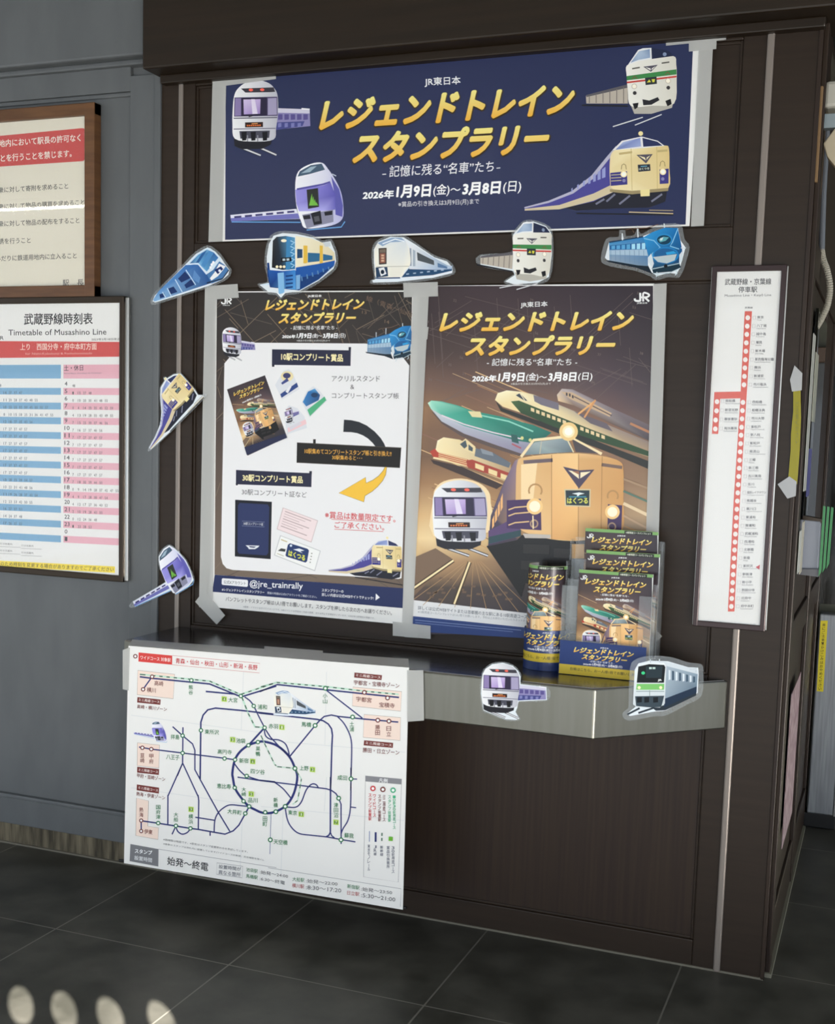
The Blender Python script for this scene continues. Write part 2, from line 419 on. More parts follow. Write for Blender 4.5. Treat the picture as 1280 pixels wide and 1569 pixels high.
def dr_green_red(A, f, tail=True):
    """white express with green and red bands"""
    A.fr = f
    if tail:
        A.poly([(604, 356), (800, 308), (800, 392), (606, 392)], '#bdb3a6')
        A.poly([(606, 352), (800, 302), (800, 318), (606, 362)], '#5c5a60')
        for k in range(6): A.line([(620 + k * 32, 356 - k * 8), (620 + k * 32, 390)], 4, '#77706c', 0)
        A.lv += 1; A.line([(585, 400), (800, 404)], 8, '#1c1e28')
    for a, b in (((730, 500), (870, 456)), ((833, 493), (958, 443))): A.line([a, b], 5, '#d6d6da')
    A.poly([(812, 395), (1015, 378), (1006, 412), (910, 440), (830, 440)], '#b8b4aa')
    body = spline([(795, 215), (850, 192), (905, 181), (1012, 170), (1026, 210), (1028, 280), (1016, 392), (915, 402), (815, 404), (800, 330), (794, 260)], 4)
    A.poly(body, [mixc('#f4f2ea', '#d6d2c4', min(1, max(0, (p[0] - 850) / 220))) for p in body])
    A.poly([(800, 212), (848, 142), (870, 134), (910, 132), (912, 184), (850, 194)], '#eceef0'); A.poly([(812, 202), (852, 148), (902, 138), (904, 178), (850, 188)], ['#8ea4c4', '#b8cade', '#7d95ba', '#95aacb', '#a8bcd6'])
    A.poly([(910, 133), (985, 144), (1014, 170), (912, 184)], '#222a48'); A.ell(972, 162, 9, 9, '#8796b4', 12)
    A.poly([(794, 264), (1027, 232), (1028, 256), (795, 284)], '#3f8a4c'); A.poly([(795, 290), (1028, 262), (1027, 270), (796, 298)], '#cc443c')
    for q in ([(820, 226), (856, 220), (856, 227), (820, 233)], [(958, 200), (994, 195), (994, 202), (958, 207)]): A.poly(q, '#6a6860', 0)
    A.lv += 1
    A.poly([(872, 220), (940, 211), (908, 244)], '#565460'); A.poly([(882, 222), (906, 228), (907, 238)], '#f2f0e8'); A.poly([(932, 216), (912, 228), (911, 236)], '#f2f0e8', 0)
    A.poly([(880, 272), (934, 266), (936, 300), (883, 306)], '#2c3438'); A.poly([(889, 294), (900, 279), (908, 292)], '#d8d248', 0); A.poly([(911, 279), (927, 278), (924, 292), (915, 293)], '#d8d248')
    for x, y in ((832, 276), (986, 256)): A.line([(x - 12, y), (x, y - 11), (x + 12, y)], 3, '#8a3c34', 0)
    A.lv += 1
    for x, y in ((830, 312), (988, 286)): A.ell(x, y, 13, 13, '#c8beb0', 14); A.ell(x, y, 10, 10, '#fff8e6', 14)
    for x, y in ((832, 343), (989, 318)): A.ell(x, y, 9, 9, '#3c3a3c', 12)
    A.poly([(822, 392), (850, 388), (846, 410), (832, 420)], '#17171c', 0); A.poly([(868, 372), (900, 378), (940, 362), (948, 376), (910, 398), (872, 400)], '#26262c', 0); A.poly([(975, 380), (1000, 370), (1005, 395), (985, 405)], '#17171c', 0)
    A.lv += 1
SIL_GREEN = [(604, 352), (795, 300), (792, 215), (800, 205), (848, 138), (872, 130), (912, 128), (988, 140), (1018, 168), (1032, 210), (1032, 280), (1020, 395), (1010, 415), (962, 450), (838, 500), (730, 504), (828, 440), (812, 402), (606, 398)]

def dr_cream(A, f, rails=True):
    """cream and deep blue night express with a flat nose"""
    A.fr = f
    side = [(316, 876), (430, 846), (540, 800), (630, 728), (700, 642), (745, 590), (745, 800), (640, 850), (480, 884), (318, 890)]
    A.poly([(480, 872), (640, 815), (740, 780), (985, 790), (975, 850), (900, 878), (740, 882), (560, 892)], '#1b1c2a')
    A.poly(side, '#4a4694')
    A.poly([(316, 876), (430, 846), (540, 800), (630, 728), (700, 642), (745, 590), (745, 612), (705, 660), (640, 742), (545, 812), (430, 856), (318, 882)], '#b8b6cc')
    A.poly([(318, 884), (480, 866), (640, 812), (742, 762), (744, 800), (640, 846), (480, 886), (318, 892)], '#d6c6a4')
    for a, b in ((690, .9), (668, .8), (646, .7), (622, .6), (596, .5), (568, .42), (540, .34)):
        y = 700 + (690 - a) * .60; A.poly([(a - 12 * b, y), (a + 6 * b, y - 14 * b), (a + 6 * b, y + 40 * b), (a - 12 * b, y + 46 * b)], '#9aa0d4', 0)
    A.lv += 1
    body = spline([(716, 660), (724, 624), (745, 608), (812, 600), (900, 592), (975, 588), (992, 604), (994, 690), (990, 785), (900, 796), (820, 800), (730, 792), (716, 740)], 4)
    A.poly(body, [mixc('#f8eabc', '#dcc07c', min(1, abs(p[0] - 800) / 230)) for p in body])
    A.poly([(728, 610), (772, 566), (864, 546), (940, 566), (972, 590), (868, 600)], '#e8e6e8')
    A.poly([(742, 608), (778, 572), (858, 552), (862, 592)], ['#7484bc', '#b4c2e4', '#8a9ace', '#a4b0da']); A.poly([(868, 552), (938, 570), (962, 588), (872, 594)], '#28305c')
    A.ell(860, 532, 11, 11, '#f6e6a8', 14)
    A.poly([(758, 622), (820, 614), (820, 624), (760, 632)], '#c6b078'); A.poly([(938, 610), (985, 606), (985, 616), (938, 620)], '#c6b078', 0)
    A.line([(815, 602), (820, 798)], 2.5, '#cbb274', 0); A.line([(935, 594), (938, 792)], 2.5, '#cbb274')
    A.poly([(840, 632), (916, 628), (885, 672)], '#55505c'); A.poly([(852, 636), (880, 644), (884, 658)], '#f4e8c0'); A.poly([(905, 634), (888, 644), (887, 656)], '#f4e8c0', 0)
    A.poly([(846, 678), (904, 675), (906, 706), (849, 711)], '#252b3a'); A.t('はくつる', 852, 704, 900, 700, 11, '#cfd6c0', .03); A.line([(860, 686), (890, 684)], 4, '#6fb0c8')
    A.poly([(718, 716), (796, 708), (798, 770), (720, 777)], '#3c3884'); A.poly([(948, 700), (991, 696), (990, 765), (949, 768)], '#3c3884', 0)
    A.lv += 1
    for y in (726, 740, 754): A.line([(722, y), (770, y - 3)], 3, '#d4c890', 0)
    for x, y in ((781, 692), (962, 678)): A.line([(x - 12, y + 8), (x - 9, y - 12), (x, y - 18), (x + 9, y - 12), (x + 12, y + 8)], 3, '#8f7a4c', 0)
    A.lv += 1
    for x, y in ((781, 722), (964, 711)): A.ell(x, y, 15, 15, '#ffeebc', 14); A.ell(x, y, 10, 10, '#fffdf2', 14)
    for x, y in ((782, 752), (963, 744)): A.ell(x, y, 8, 8, '#8784b0', 12)
    A.poly([(716, 792), (820, 800), (990, 786), (988, 800), (820, 816), (716, 804)], '#a08f68')
    A.poly([(858, 796), (902, 793), (902, 824), (860, 826)], '#f2e2a0')
    for q in ((700, 850, 740, 815), (760, 862, 810, 822), (910, 850, 960, 815), (650, 862, 690, 838)): A.line([(q[0], q[1]), (q[2], q[3])], 9, '#7a7c92', 0)
    A.lv += 1
    if rails:
        A.line([(560, 905), (1012, 912)], 6, '#12131c', 0); A.line([(805, 899), (1012, 906)], 5, '#c9b590'); A.line([(900, 890), (1012, 892)], 4, '#a89878')
SIL_CREAM = [(314, 872), (430, 840), (540, 794), (626, 722), (696, 636), (728, 600), (772, 558), (846, 540), (850, 524), (860, 518), (872, 526), (874, 542), (944, 560), (980, 586), (998, 604), (998, 700), (994, 800), (984, 856), (1014, 890), (1016, 914), (560, 908), (316, 894)]

LOCO = frame(840, 330, 5.818)
def dr_loco(A, f):
    """blue electric locomotive with a two-lobed nose, trailing body to the left"""
    A.fr = f
    A.poly([(520, 398), (890, 440), (930, 520), (800, 470), (680, 445), (540, 415)], '#10202e')
    A.poly([(545, 240), (850, 190), (890, 260), (892, 452), (800, 445), (548, 402)], ['#3d8fc4', '#2a80c0', '#2272b4', '#6a88a6', '#8098b0', '#8fa4b8'])
    A.poly([(552, 268), (880, 240), (884, 300), (552, 306)], '#1f5c96')
    for k in range(7): A.poly([(566 + k * 45, 272 - k * 4), (598 + k * 45, 269 - k * 4), (598 + k * 45, 300), (566 + k * 45, 302)], '#a6dcf2' if k > 3 else '#5aa4d4', 0)
    A.lv += 1
    A.poly([(550, 312), (888, 304), (890, 360), (550, 350)], '#a9c2d6')
    for k in range(8): A.line([(560 + k * 42, 312), (562 + k * 42, 400 + k * 5)], 4, '#6c88a8', 0)
    A.lv += 1; A.line([(545, 240), (850, 190)], 12, '#1c3a58')
    A.poly([(850, 196), (930, 150), (1040, 110), (1158, 112), (1180, 220), (1196, 300), (1200, 380), (1150, 470), (1060, 492), (940, 480), (900, 420), (880, 300)], ['#3196d2', '#2c90d0', '#1f7ec2', '#1a70b2', '#16609e', '#145890', '#124f80', '#123c60', '#12344f', '#163e5c', '#b2c4d2', '#2a86c4'])
    A.line([(855, 205), (945, 225), (1000, 285), (930, 340), (935, 420)], 9, '#7fc2e6'); A.line([(1158, 120), (1110, 240), (1090, 275), (1170, 300)], 9, '#7fc2e6')
    A.ell(1035, 215, 74, 52, '#2a8ac8', 24); A.ell(1035, 218, 62, 42, '#0f3c56', 24); A.poly([(985, 215), (1030, 190), (1080, 196), (1050, 226), (1000, 240)], '#5fa8b4'); A.poly([(1000, 205), (1028, 195), (1020, 222), (1000, 226)], '#cfe6e4')
    A.ell(1050, 355, 118, 74, '#1f7ec0', 28); A.ell(1050, 352, 104, 58, '#1d5f96', 28); A.poly([(936, 372), (1150, 345), (1130, 400), (1060, 428), (980, 415)], '#b9c8cc'); A.poly([(1050, 330), (1120, 318), (1150, 338), (1060, 352)], '#2fa0da')
    A.poly([(890, 380), (920, 340), (945, 430), (930, 470), (905, 430)], '#d5e0e6'); A.poly([(1172, 350), (1205, 310), (1200, 400), (1170, 430)], '#d5e0e6', 0)
    A.lv += 1
    A.poly([(925, 470), (1170, 425), (1185, 465), (1120, 500), (940, 515)], '#0f2e3e'); A.line([(930, 478), (1170, 428)], 9, '#9fbac6'); A.ell(1050, 452, 16, 16, '#0a161e', 14)
    A.line([(940, 520), (1080, 515), (1180, 470)], 7, '#bcd0da')
    for x, y in ((970, 530), (1140, 515)): A.line([(x, y - 25), (x + 12, y), (x - 6, y + 18)], 8, '#c8d8e0', 0)
    for x, y0, y1 in ((662, 160, 222), (800, 118, 196), (1036, 72, 110)): A.line([(x, y0), (x + 3, y1)], 9, '#dfe8ec', 0)
    A.lv += 1; A.line([(690, 130), (745, 115), (770, 160), (760, 118), (880, 112), (985, 80)], 6, '#7a6050'); A.line([(1185, 290), (1232, 292)], 8, '#d2dce2')
SIL_LOCO = [(440, 330), (445, 260), (500, 180), (660, 110), (900, 80), (1040, 62), (1170, 100), (1225, 200), (1232, 380), (1180, 510), (1060, 545), (940, 545), (820, 500), (690, 470), (510, 470), (445, 425)]

BLUEF = frame(220, 330, 4.129)
def dr_yellow_blue(A, f):
    """panorama train: big dark windscreen, cream sides with yellow pillars, blue skirt"""
    A.fr = f
    A.poly([(735, 440), (800, 428), (900, 480), (960, 470), (1000, 470), (1110, 410), (1205, 330), (1215, 270), (1190, 340), (1000, 440)], '#cfe2f2')
    A.poly([(782, 300), (1210, 270), (1205, 320), (1110, 405), (985, 475), (800, 455), (784, 380)], '#143c78')
    side = [(960, 130), (1060, 145), (1150, 180), (1208, 235), (1212, 285), (1100, 318), (962, 350)]
    A.poly(side, ['#f4ecd0', '#f0e6c8', '#e8dcb8', '#e0d4b0', '#d8cca8', '#e8dcb6', '#f4ecd0'])
    A.poly([(962, 330), (1100, 308), (1212, 285), (1208, 315), (1100, 372), (964, 400)], '#1f58a8')
    for x0, x1 in ((1018, 1038), (1115, 1135), (1012, 1018)): A.poly([(x0, 190), (x1, 192), (x1, 300), (x0, 305)], '#e6bc4a', 0)
    A.lv += 1
    A.poly([(972, 212), (1006, 214), (1006, 268), (972, 272)], '#23486e'); A.poly([(1040, 236), (1116, 240), (1114, 290), (1040, 298)], '#2f6a94', 0); A.poly([(1136, 244), (1196, 256), (1196, 280), (1136, 288)], '#2f6a94', 0)
    A.lv += 1
    for k in range(6): A.line([(1000 + k * 34, 385 - k * 12), (1004 + k * 34, 415 - k * 14)], 8, '#5a88b4', 0)
    A.lv += 1
    A.poly([(800, 170), (830, 130), (880, 118), (962, 124), (964, 350), (900, 366), (800, 345), (790, 250)], '#e6eef4')
    A.poly([(818, 160), (842, 136), (900, 130), (958, 140), (960, 340), (880, 345), (812, 330)], ['#2a3038', '#2a3038', '#2c567a', '#5a9cc6', '#2f78b0', '#12283c', '#121416'])
    A.poly([(905, 135), (935, 136), (958, 260), (925, 345), (900, 345)], '#3f88bc')
    for k in range(5): A.line([(930, 160 + k * 36), (955, 172 + k * 36), (936, 186 + k * 36)], 7, '#a4d4ee', 0)
    A.lv += 1
    A.poly([(870, 268), (935, 264), (938, 290), (872, 296)], '#0c1218'); A.dash([(880, 281), (930, 278)], 14, '#b8c8d0', 12, 5)
    A.ell(888, 160, 18, 10, '#fff6d8', 14)
    A.poly([(790, 345), (880, 352), (962, 345), (964, 470), (880, 460), (800, 450)], ['#2860b0', '#1c50a4', '#3a88d4', '#5aa2e0', '#1a4488', '#153a78'])
    for x in (845, 868, 890): A.ell(x, 325, 9, 9, '#fff2cc', 12)
    A.poly([(848, 365), (888, 360), (892, 490), (855, 500)], '#86bce6'); A.poly([(965, 380), (992, 375), (990, 465), (966, 470)], '#7fb0dc', 0)
    A.lv += 1
    for k in range(4): A.line([(900, 385 + k * 24), (945, 380 + k * 24)], 9, '#0f3470', 0)
    A.lv += 1
    A.line([(848, 490), (870, 516), (892, 490)], 10, '#f2f8fc')
    A.poly([(1135, 172), (1180, 168), (1185, 195), (1150, 200)], '#cdd4d8')
SIL_YELLOW = [(730, 438), (792, 424), (778, 330), (776, 260), (790, 180), (820, 126), (880, 108), (970, 114), (1070, 136), (1130, 168), (1185, 160), (1215, 230), (1222, 290), (1205, 340), (1110, 416), (985, 484), (900, 495), (870, 522), (842, 495), (790, 488)]

def dr_blue_capsule(A, f):
    """blue panorama car running down to the left"""
    A.fr = f
    side = [(60, 535), (95, 480), (270, 310), (345, 305), (400, 370), (430, 428), (240, 490), (70, 545)]
    A.poly(side, ['#86b2dc', '#5d92cc', '#3c74b8', '#3468ac', '#2c5c9c', '#24508c', '#3a6cb0', '#86b2dc'])
    for q in ([(218, 400), (262, 355), (300, 395), (240, 425)], [(258, 440), (300, 405), (330, 435), (270, 462)], [(150, 465), (190, 450), (215, 485), (170, 500)], [(100, 500), (130, 490), (140, 515), (105, 525)]): A.poly(q, '#1c3468', 0)
    A.poly([(320, 345), (360, 395), (350, 430), (310, 400)], '#5d8cc4', 0)
    A.lv += 1
    for a, b in (((200, 405), (245, 485)), ((150, 460), (175, 510)), ((268, 345), (330, 440)), ((120, 485), (140, 520))): A.line([a, b], 6, '#c2dcf2', 0)
    A.lv += 1
    top = spline([(278, 310), (330, 250), (405, 205), (450, 230), (485, 265), (480, 300), (400, 368), (385, 350), (345, 312)], 3)
    A.poly(top, '#d4e6f4')
    A.poly([(290, 306), (345, 250), (402, 215), (445, 235), (474, 268), (400, 355), (350, 308)], ['#2b5a96', '#5a9cd0', '#7fb6dc', '#2c5f9e', '#3a78b8', '#5b9ccc', '#88bce0'])
    A.poly([(370, 240), (402, 218), (350, 300), (330, 300)], '#2a5c98'); A.poly([(415, 225), (445, 238), (385, 330), (365, 315)], '#4d8cc6', 0)
    A.lv += 1
    for x, y in ((425, 330), (442, 298), (432, 312)): A.ell(x, y, 8, 10, '#f4f8fc', 10)
    A.poly([(480, 290), (515, 315), (540, 345), (500, 405), (430, 432), (400, 372), (440, 345)], '#4a7ab0')
    A.poly([(478, 305), (520, 322), (500, 350), (470, 385), (430, 412), (420, 398), (450, 360)], '#f0f2f4'); A.poly([(448, 345), (490, 322), (505, 340), (470, 372)], '#182c66'); A.ell(482, 350, 9, 9, '#dfe6f2', 12)
    A.line([(400, 428), (500, 400), (540, 345)], 7, '#1a2438'); A.line([(70, 548), (240, 497), (430, 436)], 7, '#dceaf4')
    A.line([(268, 310), (345, 305), (400, 372)], 9, '#d8eafa')
SIL_CAPSULE = [(52, 545), (68, 505), (110, 460), (190, 380), (262, 308), (330, 240), (405, 198), (455, 224), (492, 264), (528, 318), (548, 345), (540, 378), (505, 408), (435, 440), (250, 500), (75, 555)]

WHITEF = frame(550, 330, 4.129)
def dr_white(A, f):
    """white commuter express with a tall oval nose, tapering right"""
    A.fr = f
    A.poly([(85, 410), (200, 395), (420, 375), (595, 345), (590, 365), (470, 395), (240, 420), (90, 425)], '#e4ecf4')
    A.poly([(270, 392), (320, 330), (500, 335), (592, 318), (590, 350), (470, 378)], '#20486e')
    A.poly([(285, 150), (350, 190), (470, 265), (560, 315), (592, 322), (588, 340), (500, 345), (320, 340), (290, 260)], ['#eceff4', '#e2e6ec', '#b9c6d8', '#9ab2cc', '#c8d8e8', '#86a2c4', '#a8bcd6', '#dfe4ec', '#f2f2f0'])
    A.poly([(368, 232), (475, 285), (478, 315), (372, 285)], '#4c5258'); A.poly([(498, 300), (560, 325), (560, 338), (500, 328)], '#5878a0', 0)
    A.poly([(322, 205), (332, 210), (334, 320), (324, 320)], '#8b97a8', 0); A.poly([(342, 215), (358, 224), (358, 322), (342, 322)], '#a6b2c0', 0)
    A.lv += 1
    body = spline([(100, 215), (130, 170), (200, 142), (270, 142), (300, 170), (322, 230), (326, 310), (290, 350), (262, 392), (115, 395), (104, 320)], 4)
    A.poly(body, [mixc('#f6f2e4', '#cbd8e8', min(1, max(0, (220 - p[1]) / 90))) for p in body])
    A.poly([(118, 175), (205, 142), (270, 142), (295, 165), (200, 170), (150, 195)], '#8ea8c8'); A.line([(150, 180), (230, 150), (290, 165)], 7, '#eef4fa')
    A.poly([(125, 208), (176, 205), (176, 308), (128, 312)], '#3f3a38'); A.poly([(132, 215), (170, 212), (170, 235), (132, 237)], '#77695c')
    A.poly([(133, 240), (168, 238), (168, 300), (134, 303)], '#8e5a4c'); A.dash([(151, 248), (151, 298)], 18, '#d8b090', 10, 5)
    A.poly([(106, 330), (180, 322), (186, 385), (110, 394)], '#27405e'); A.poly([(125, 335), (160, 328), (175, 370), (140, 385)], '#e8ecf0'); A.ell(150, 358, 12, 14, '#122238', 12)
    A.line([(110, 325), (320, 322)], 5, '#c8c4b8'); A.line([(108, 398), (262, 395)], 8, '#2c4a74')
    A.poly([(200, 330), (285, 330), (262, 386), (195, 386)], '#f0ece0')
    for k in range(6): A.line([(300 + k * 44, 372 - k * 5), (318 + k * 44, 370 - k * 5)], 8, '#9fb8d0', 0)
    A.lv += 1
SIL_WHITE = [(84, 412), (104, 400), (92, 300), (92, 215), (120, 165), (200, 132), (285, 136), (355, 178), (480, 262), (560, 288), (596, 330), (594, 366), (470, 398), (240, 424), (90, 428)]

GREENF = frame(610, 960, 2.415)
def dr_commuter(A, f):
    """stainless commuter train with a light green front"""
    A.fr = f
    for a, b in (((850, 325), (895, 302)), ((890, 320), (950, 300))): A.line([a, b], 7, '#2c3640', 0)
    A.lv += 1
    A.poly([(940, 300), (990, 290), (1105, 245), (1104, 255), (990, 310), (955, 312)], '#27323c')
    A.poly([(990, 140), (1110, 172), (1106, 240), (985, 290)], ['#aebcc8', '#8ca0b0', '#5f7486', '#8c9fae'])
    A.poly([(985, 268), (1106, 222), (1106, 245), (985, 300)], '#1c3048')
    for k in range(8):
        x = 1002 + k * 13; a = 160 + k * 3.4; A.poly([(x, a), (x + 7, a + 2), (x + 7, a + 36 - k * 2), (x, a + 38 - k * 2)], '#3c5468' if k % 2 else '#dfe8ee', 0)
    A.lv += 1
    A.poly([(965, 130), (1000, 132), (1108, 160), (1110, 176), (990, 145)], '#d4dce2')
    A.poly([(880, 160), (892, 140), (930, 132), (985, 134), (994, 145), (988, 285), (970, 300), (885, 298), (874, 290)], ['#e8eef0'] * 4 + ['#d2dade'] * 5)
    A.poly([(890, 148), (930, 139), (985, 142), (990, 150), (985, 208), (884, 208)], '#131a1e')
    A.poly([(918, 148), (980, 147), (976, 190), (918, 190)], '#24343c'); A.dash([(930, 154), (956, 154)], 7, '#c8e0d8', 7, 2)
    A.ell(908, 172, 7, 6, '#3fd08a', 10); A.t('JR', 962, 204, 977, 203, 9, '#f2f4f2', .04)
    A.poly([(884, 212), (986, 212), (985, 234), (882, 234)], '#7cc46c'); A.ell(893, 226, 6, 6, '#fff6c8', 10); A.ell(973, 226, 6, 6, '#fff6c8', 10)
    A.line([(882, 240), (986, 240)], 3, '#8fa0a0'); A.line([(932, 236), (932, 256)], 3, '#8fa0a0')
    A.poly([(878, 258), (986, 256), (975, 298), (940, 300), (882, 294)], '#3a4852')
    for x in (885, 912, 945): A.poly([(x, 262), (x + 18, 261), (x + 18, 280), (x, 282)], '#101820', 0)
    A.lv += 1
    A.line([(1080, 158), (1105, 155), (1102, 170)], 4, '#c8d0d6'); A.line([(935, 122), (935, 134)], 4, '#c8d0d6', 0); A.line([(968, 120), (968, 132)], 4, '#c8d0d6')
SIL_COMMUTER = [(848, 322), (880, 296), (870, 288), (876, 160), (890, 136), (930, 126), (1000, 128), (1075, 150), (1112, 152), (1114, 176), (1110, 246), (1060, 275), (990, 312), (945, 316), (858, 332)]

# ------------------------------------------------------------------ the campaign title and the poster picture
def title(A, x0, y0, x1, y1, h, X0, Y0, X1, Y1, H, rim='#4a3410'):
    for col, b, bt in ((rim, .075, None), ('#f7ee92', .046, '#f0b23a')):
        d = .6 if b > .05 else 0; k = h * .04 * (b > .05)
        A.t('レジェンドトレイン', x0 - k, y0 + k * 1.4, x1 + k * 1.4, y1 + k * 1.4, h + k * 1.6, col, b, .3, bt)
        A.t('スタンプラリー', X0 - k, Y0 + k * 1.4, X1 + k * 1.4, Y1 + k * 1.4, H + k * 1.6, col, b, .3, bt)
def dates(A, xs, ys, hb, hs, col='#ffffff'):
    """2026年 | 1月9日 | (金) | 〜 | 3月8日 | (日): xs = seven edges, ys = baseline at both ends"""
    Y = lambda x: ys[0] + (ys[1] - ys[0]) * (x - xs[0]) / (xs[-1] - xs[0])
    parts = (('2026年', hs, .035), ('1月9日', hb, .04), ('(金)', hb * .95, .01), ('〜', hb * .22, .01), ('3月8日', hb, .04), ('(日)', hb * .95, .01))
    for k, (s, h, b) in enumerate(parts):
        g = (xs[k + 1] - xs[k]) * .03; off = hb * .38 if s == '〜' else 0
        A.t(s, xs[k] + g, Y(xs[k]) - off, xs[k + 1] - g, Y(xs[k + 1]) - off, h, col, b, .12, up=0)
    A.lv += 1
def jr_logo(A, x, y, wd, h, col='#f2f2f2'):
    A.line(spline([(x, y + h * .62), (x + wd * .02, y + h * .82), (x + wd * .14, y + h * .9), (x + wd * .34, y + h * .88), (x + wd * .36, y + h * .7), (x + wd * .36, y)], 4, False), wd * .13, col)
    A.line(spline([(x + wd * .56, y + h * .95), (x + wd * .56, y + h * .05), (x + wd * .8, y + h * .05), (x + wd * .96, y + h * .25), (x + wd * .8, y + h * .47), (x + wd * .42, y + h * .5)], 3, False), wd * .12, col)
    A.line([(x + wd * .66, y + h * .5), (x + wd * .95, y + h * .95)], wd * .13, col)
R7 = frame(630, 430, 3.2); R8 = frame(630, 640, 3.2)
def poster_ground(A, x0=None, lines=True):
    A.fr = ident
    us = [634, 660, 730, 810, 880, 940, 1001]; vs = [438, 480, 540, 590, 625, 660, 700, 740, 790, 825, 860, 900, 972]
    pal = ['#352b2f #3b3033 #403338 #3e3237 #3a3037 #362d34 #322a31', '#372c2f #3c3033 #443639 #46383c #40343a #3a3138 #352d34', '#453530 #4a3a36 #4e3d39 #503e3b #4c3c3f #42353b #3a3035',
           '#6a5042 #74584a #6c5248 #66504a #5e4c4c #524248 #463b40', '#a07850 #8e6a4c #826048 #866450 #7e6052 #68504e #54464a', '#8c6848 #7e5e46 #745644 #86624a #a87c56 #8a6650 #6e5a50',
           '#74563e #785a42 #7e5e48 #8e6a4c #96704f #8e6c54 #84684e', '#9a7450 #a27a54 #a07a54 #94704e #8e6c4e #94745a #94765a', '#d8b07a #dcb682 #cfa672 #b48a5e #8c6a50 #a88a6a #b89a76',
           '#efd09a #f0d4a0 #e6c48c #b08a62 #705644 #8e7660 #a08a70', '#d8b882 #c0986c #a88662 #7c6250 #54463e #584c46 #5e524a', '#5c4c46 #54483f #4c423f #443c3c #3c3536 #38333a #38333a', '#3a3440 #3c3642 #383340 #36323e #322e3a #302c38 #302c38']
    A.grid([r.split() for r in pal], us, vs)
    rnd = random.Random(4)
    if lines:
        for k in range(60):
            x = rnd.uniform(640, 990); y = rnd.uniform(445, 600); a = rnd.choice([.25, .32, 2.4, 2.6, 1.5]); l = rnd.uniform(25, 110)
            b = (min(999, max(636, x + math.cos(a) * l)), min(620, max(440, y + math.sin(a) * l)))
            A.line([(x, y), b], .55, '#6a5b58', 0)
        for k in range(26): A.t(str(rnd.randint(1, 59)), *(lambda x, y: (x, y, x + 5, y + 1.5))(rnd.uniform(650, 985), rnd.uniform(450, 590)), 4, '#6f605c', up=0)
        A.lv += 1
    for k in range(34):   # light streaks falling to the right
        y = 560 + rnd.random() * 260; x = 634 + rnd.random() * 150; l = rnd.uniform(60, 230); c = rnd.choice(['#c8965c', '#a87a54', '#e6c08a', '#8a6450'])
        b = min(999, x + l); A.line([(x, y), (b, y + (b - x) * .42)], rnd.uniform(.5, 1.6), c, 0)
    A.lv += 1
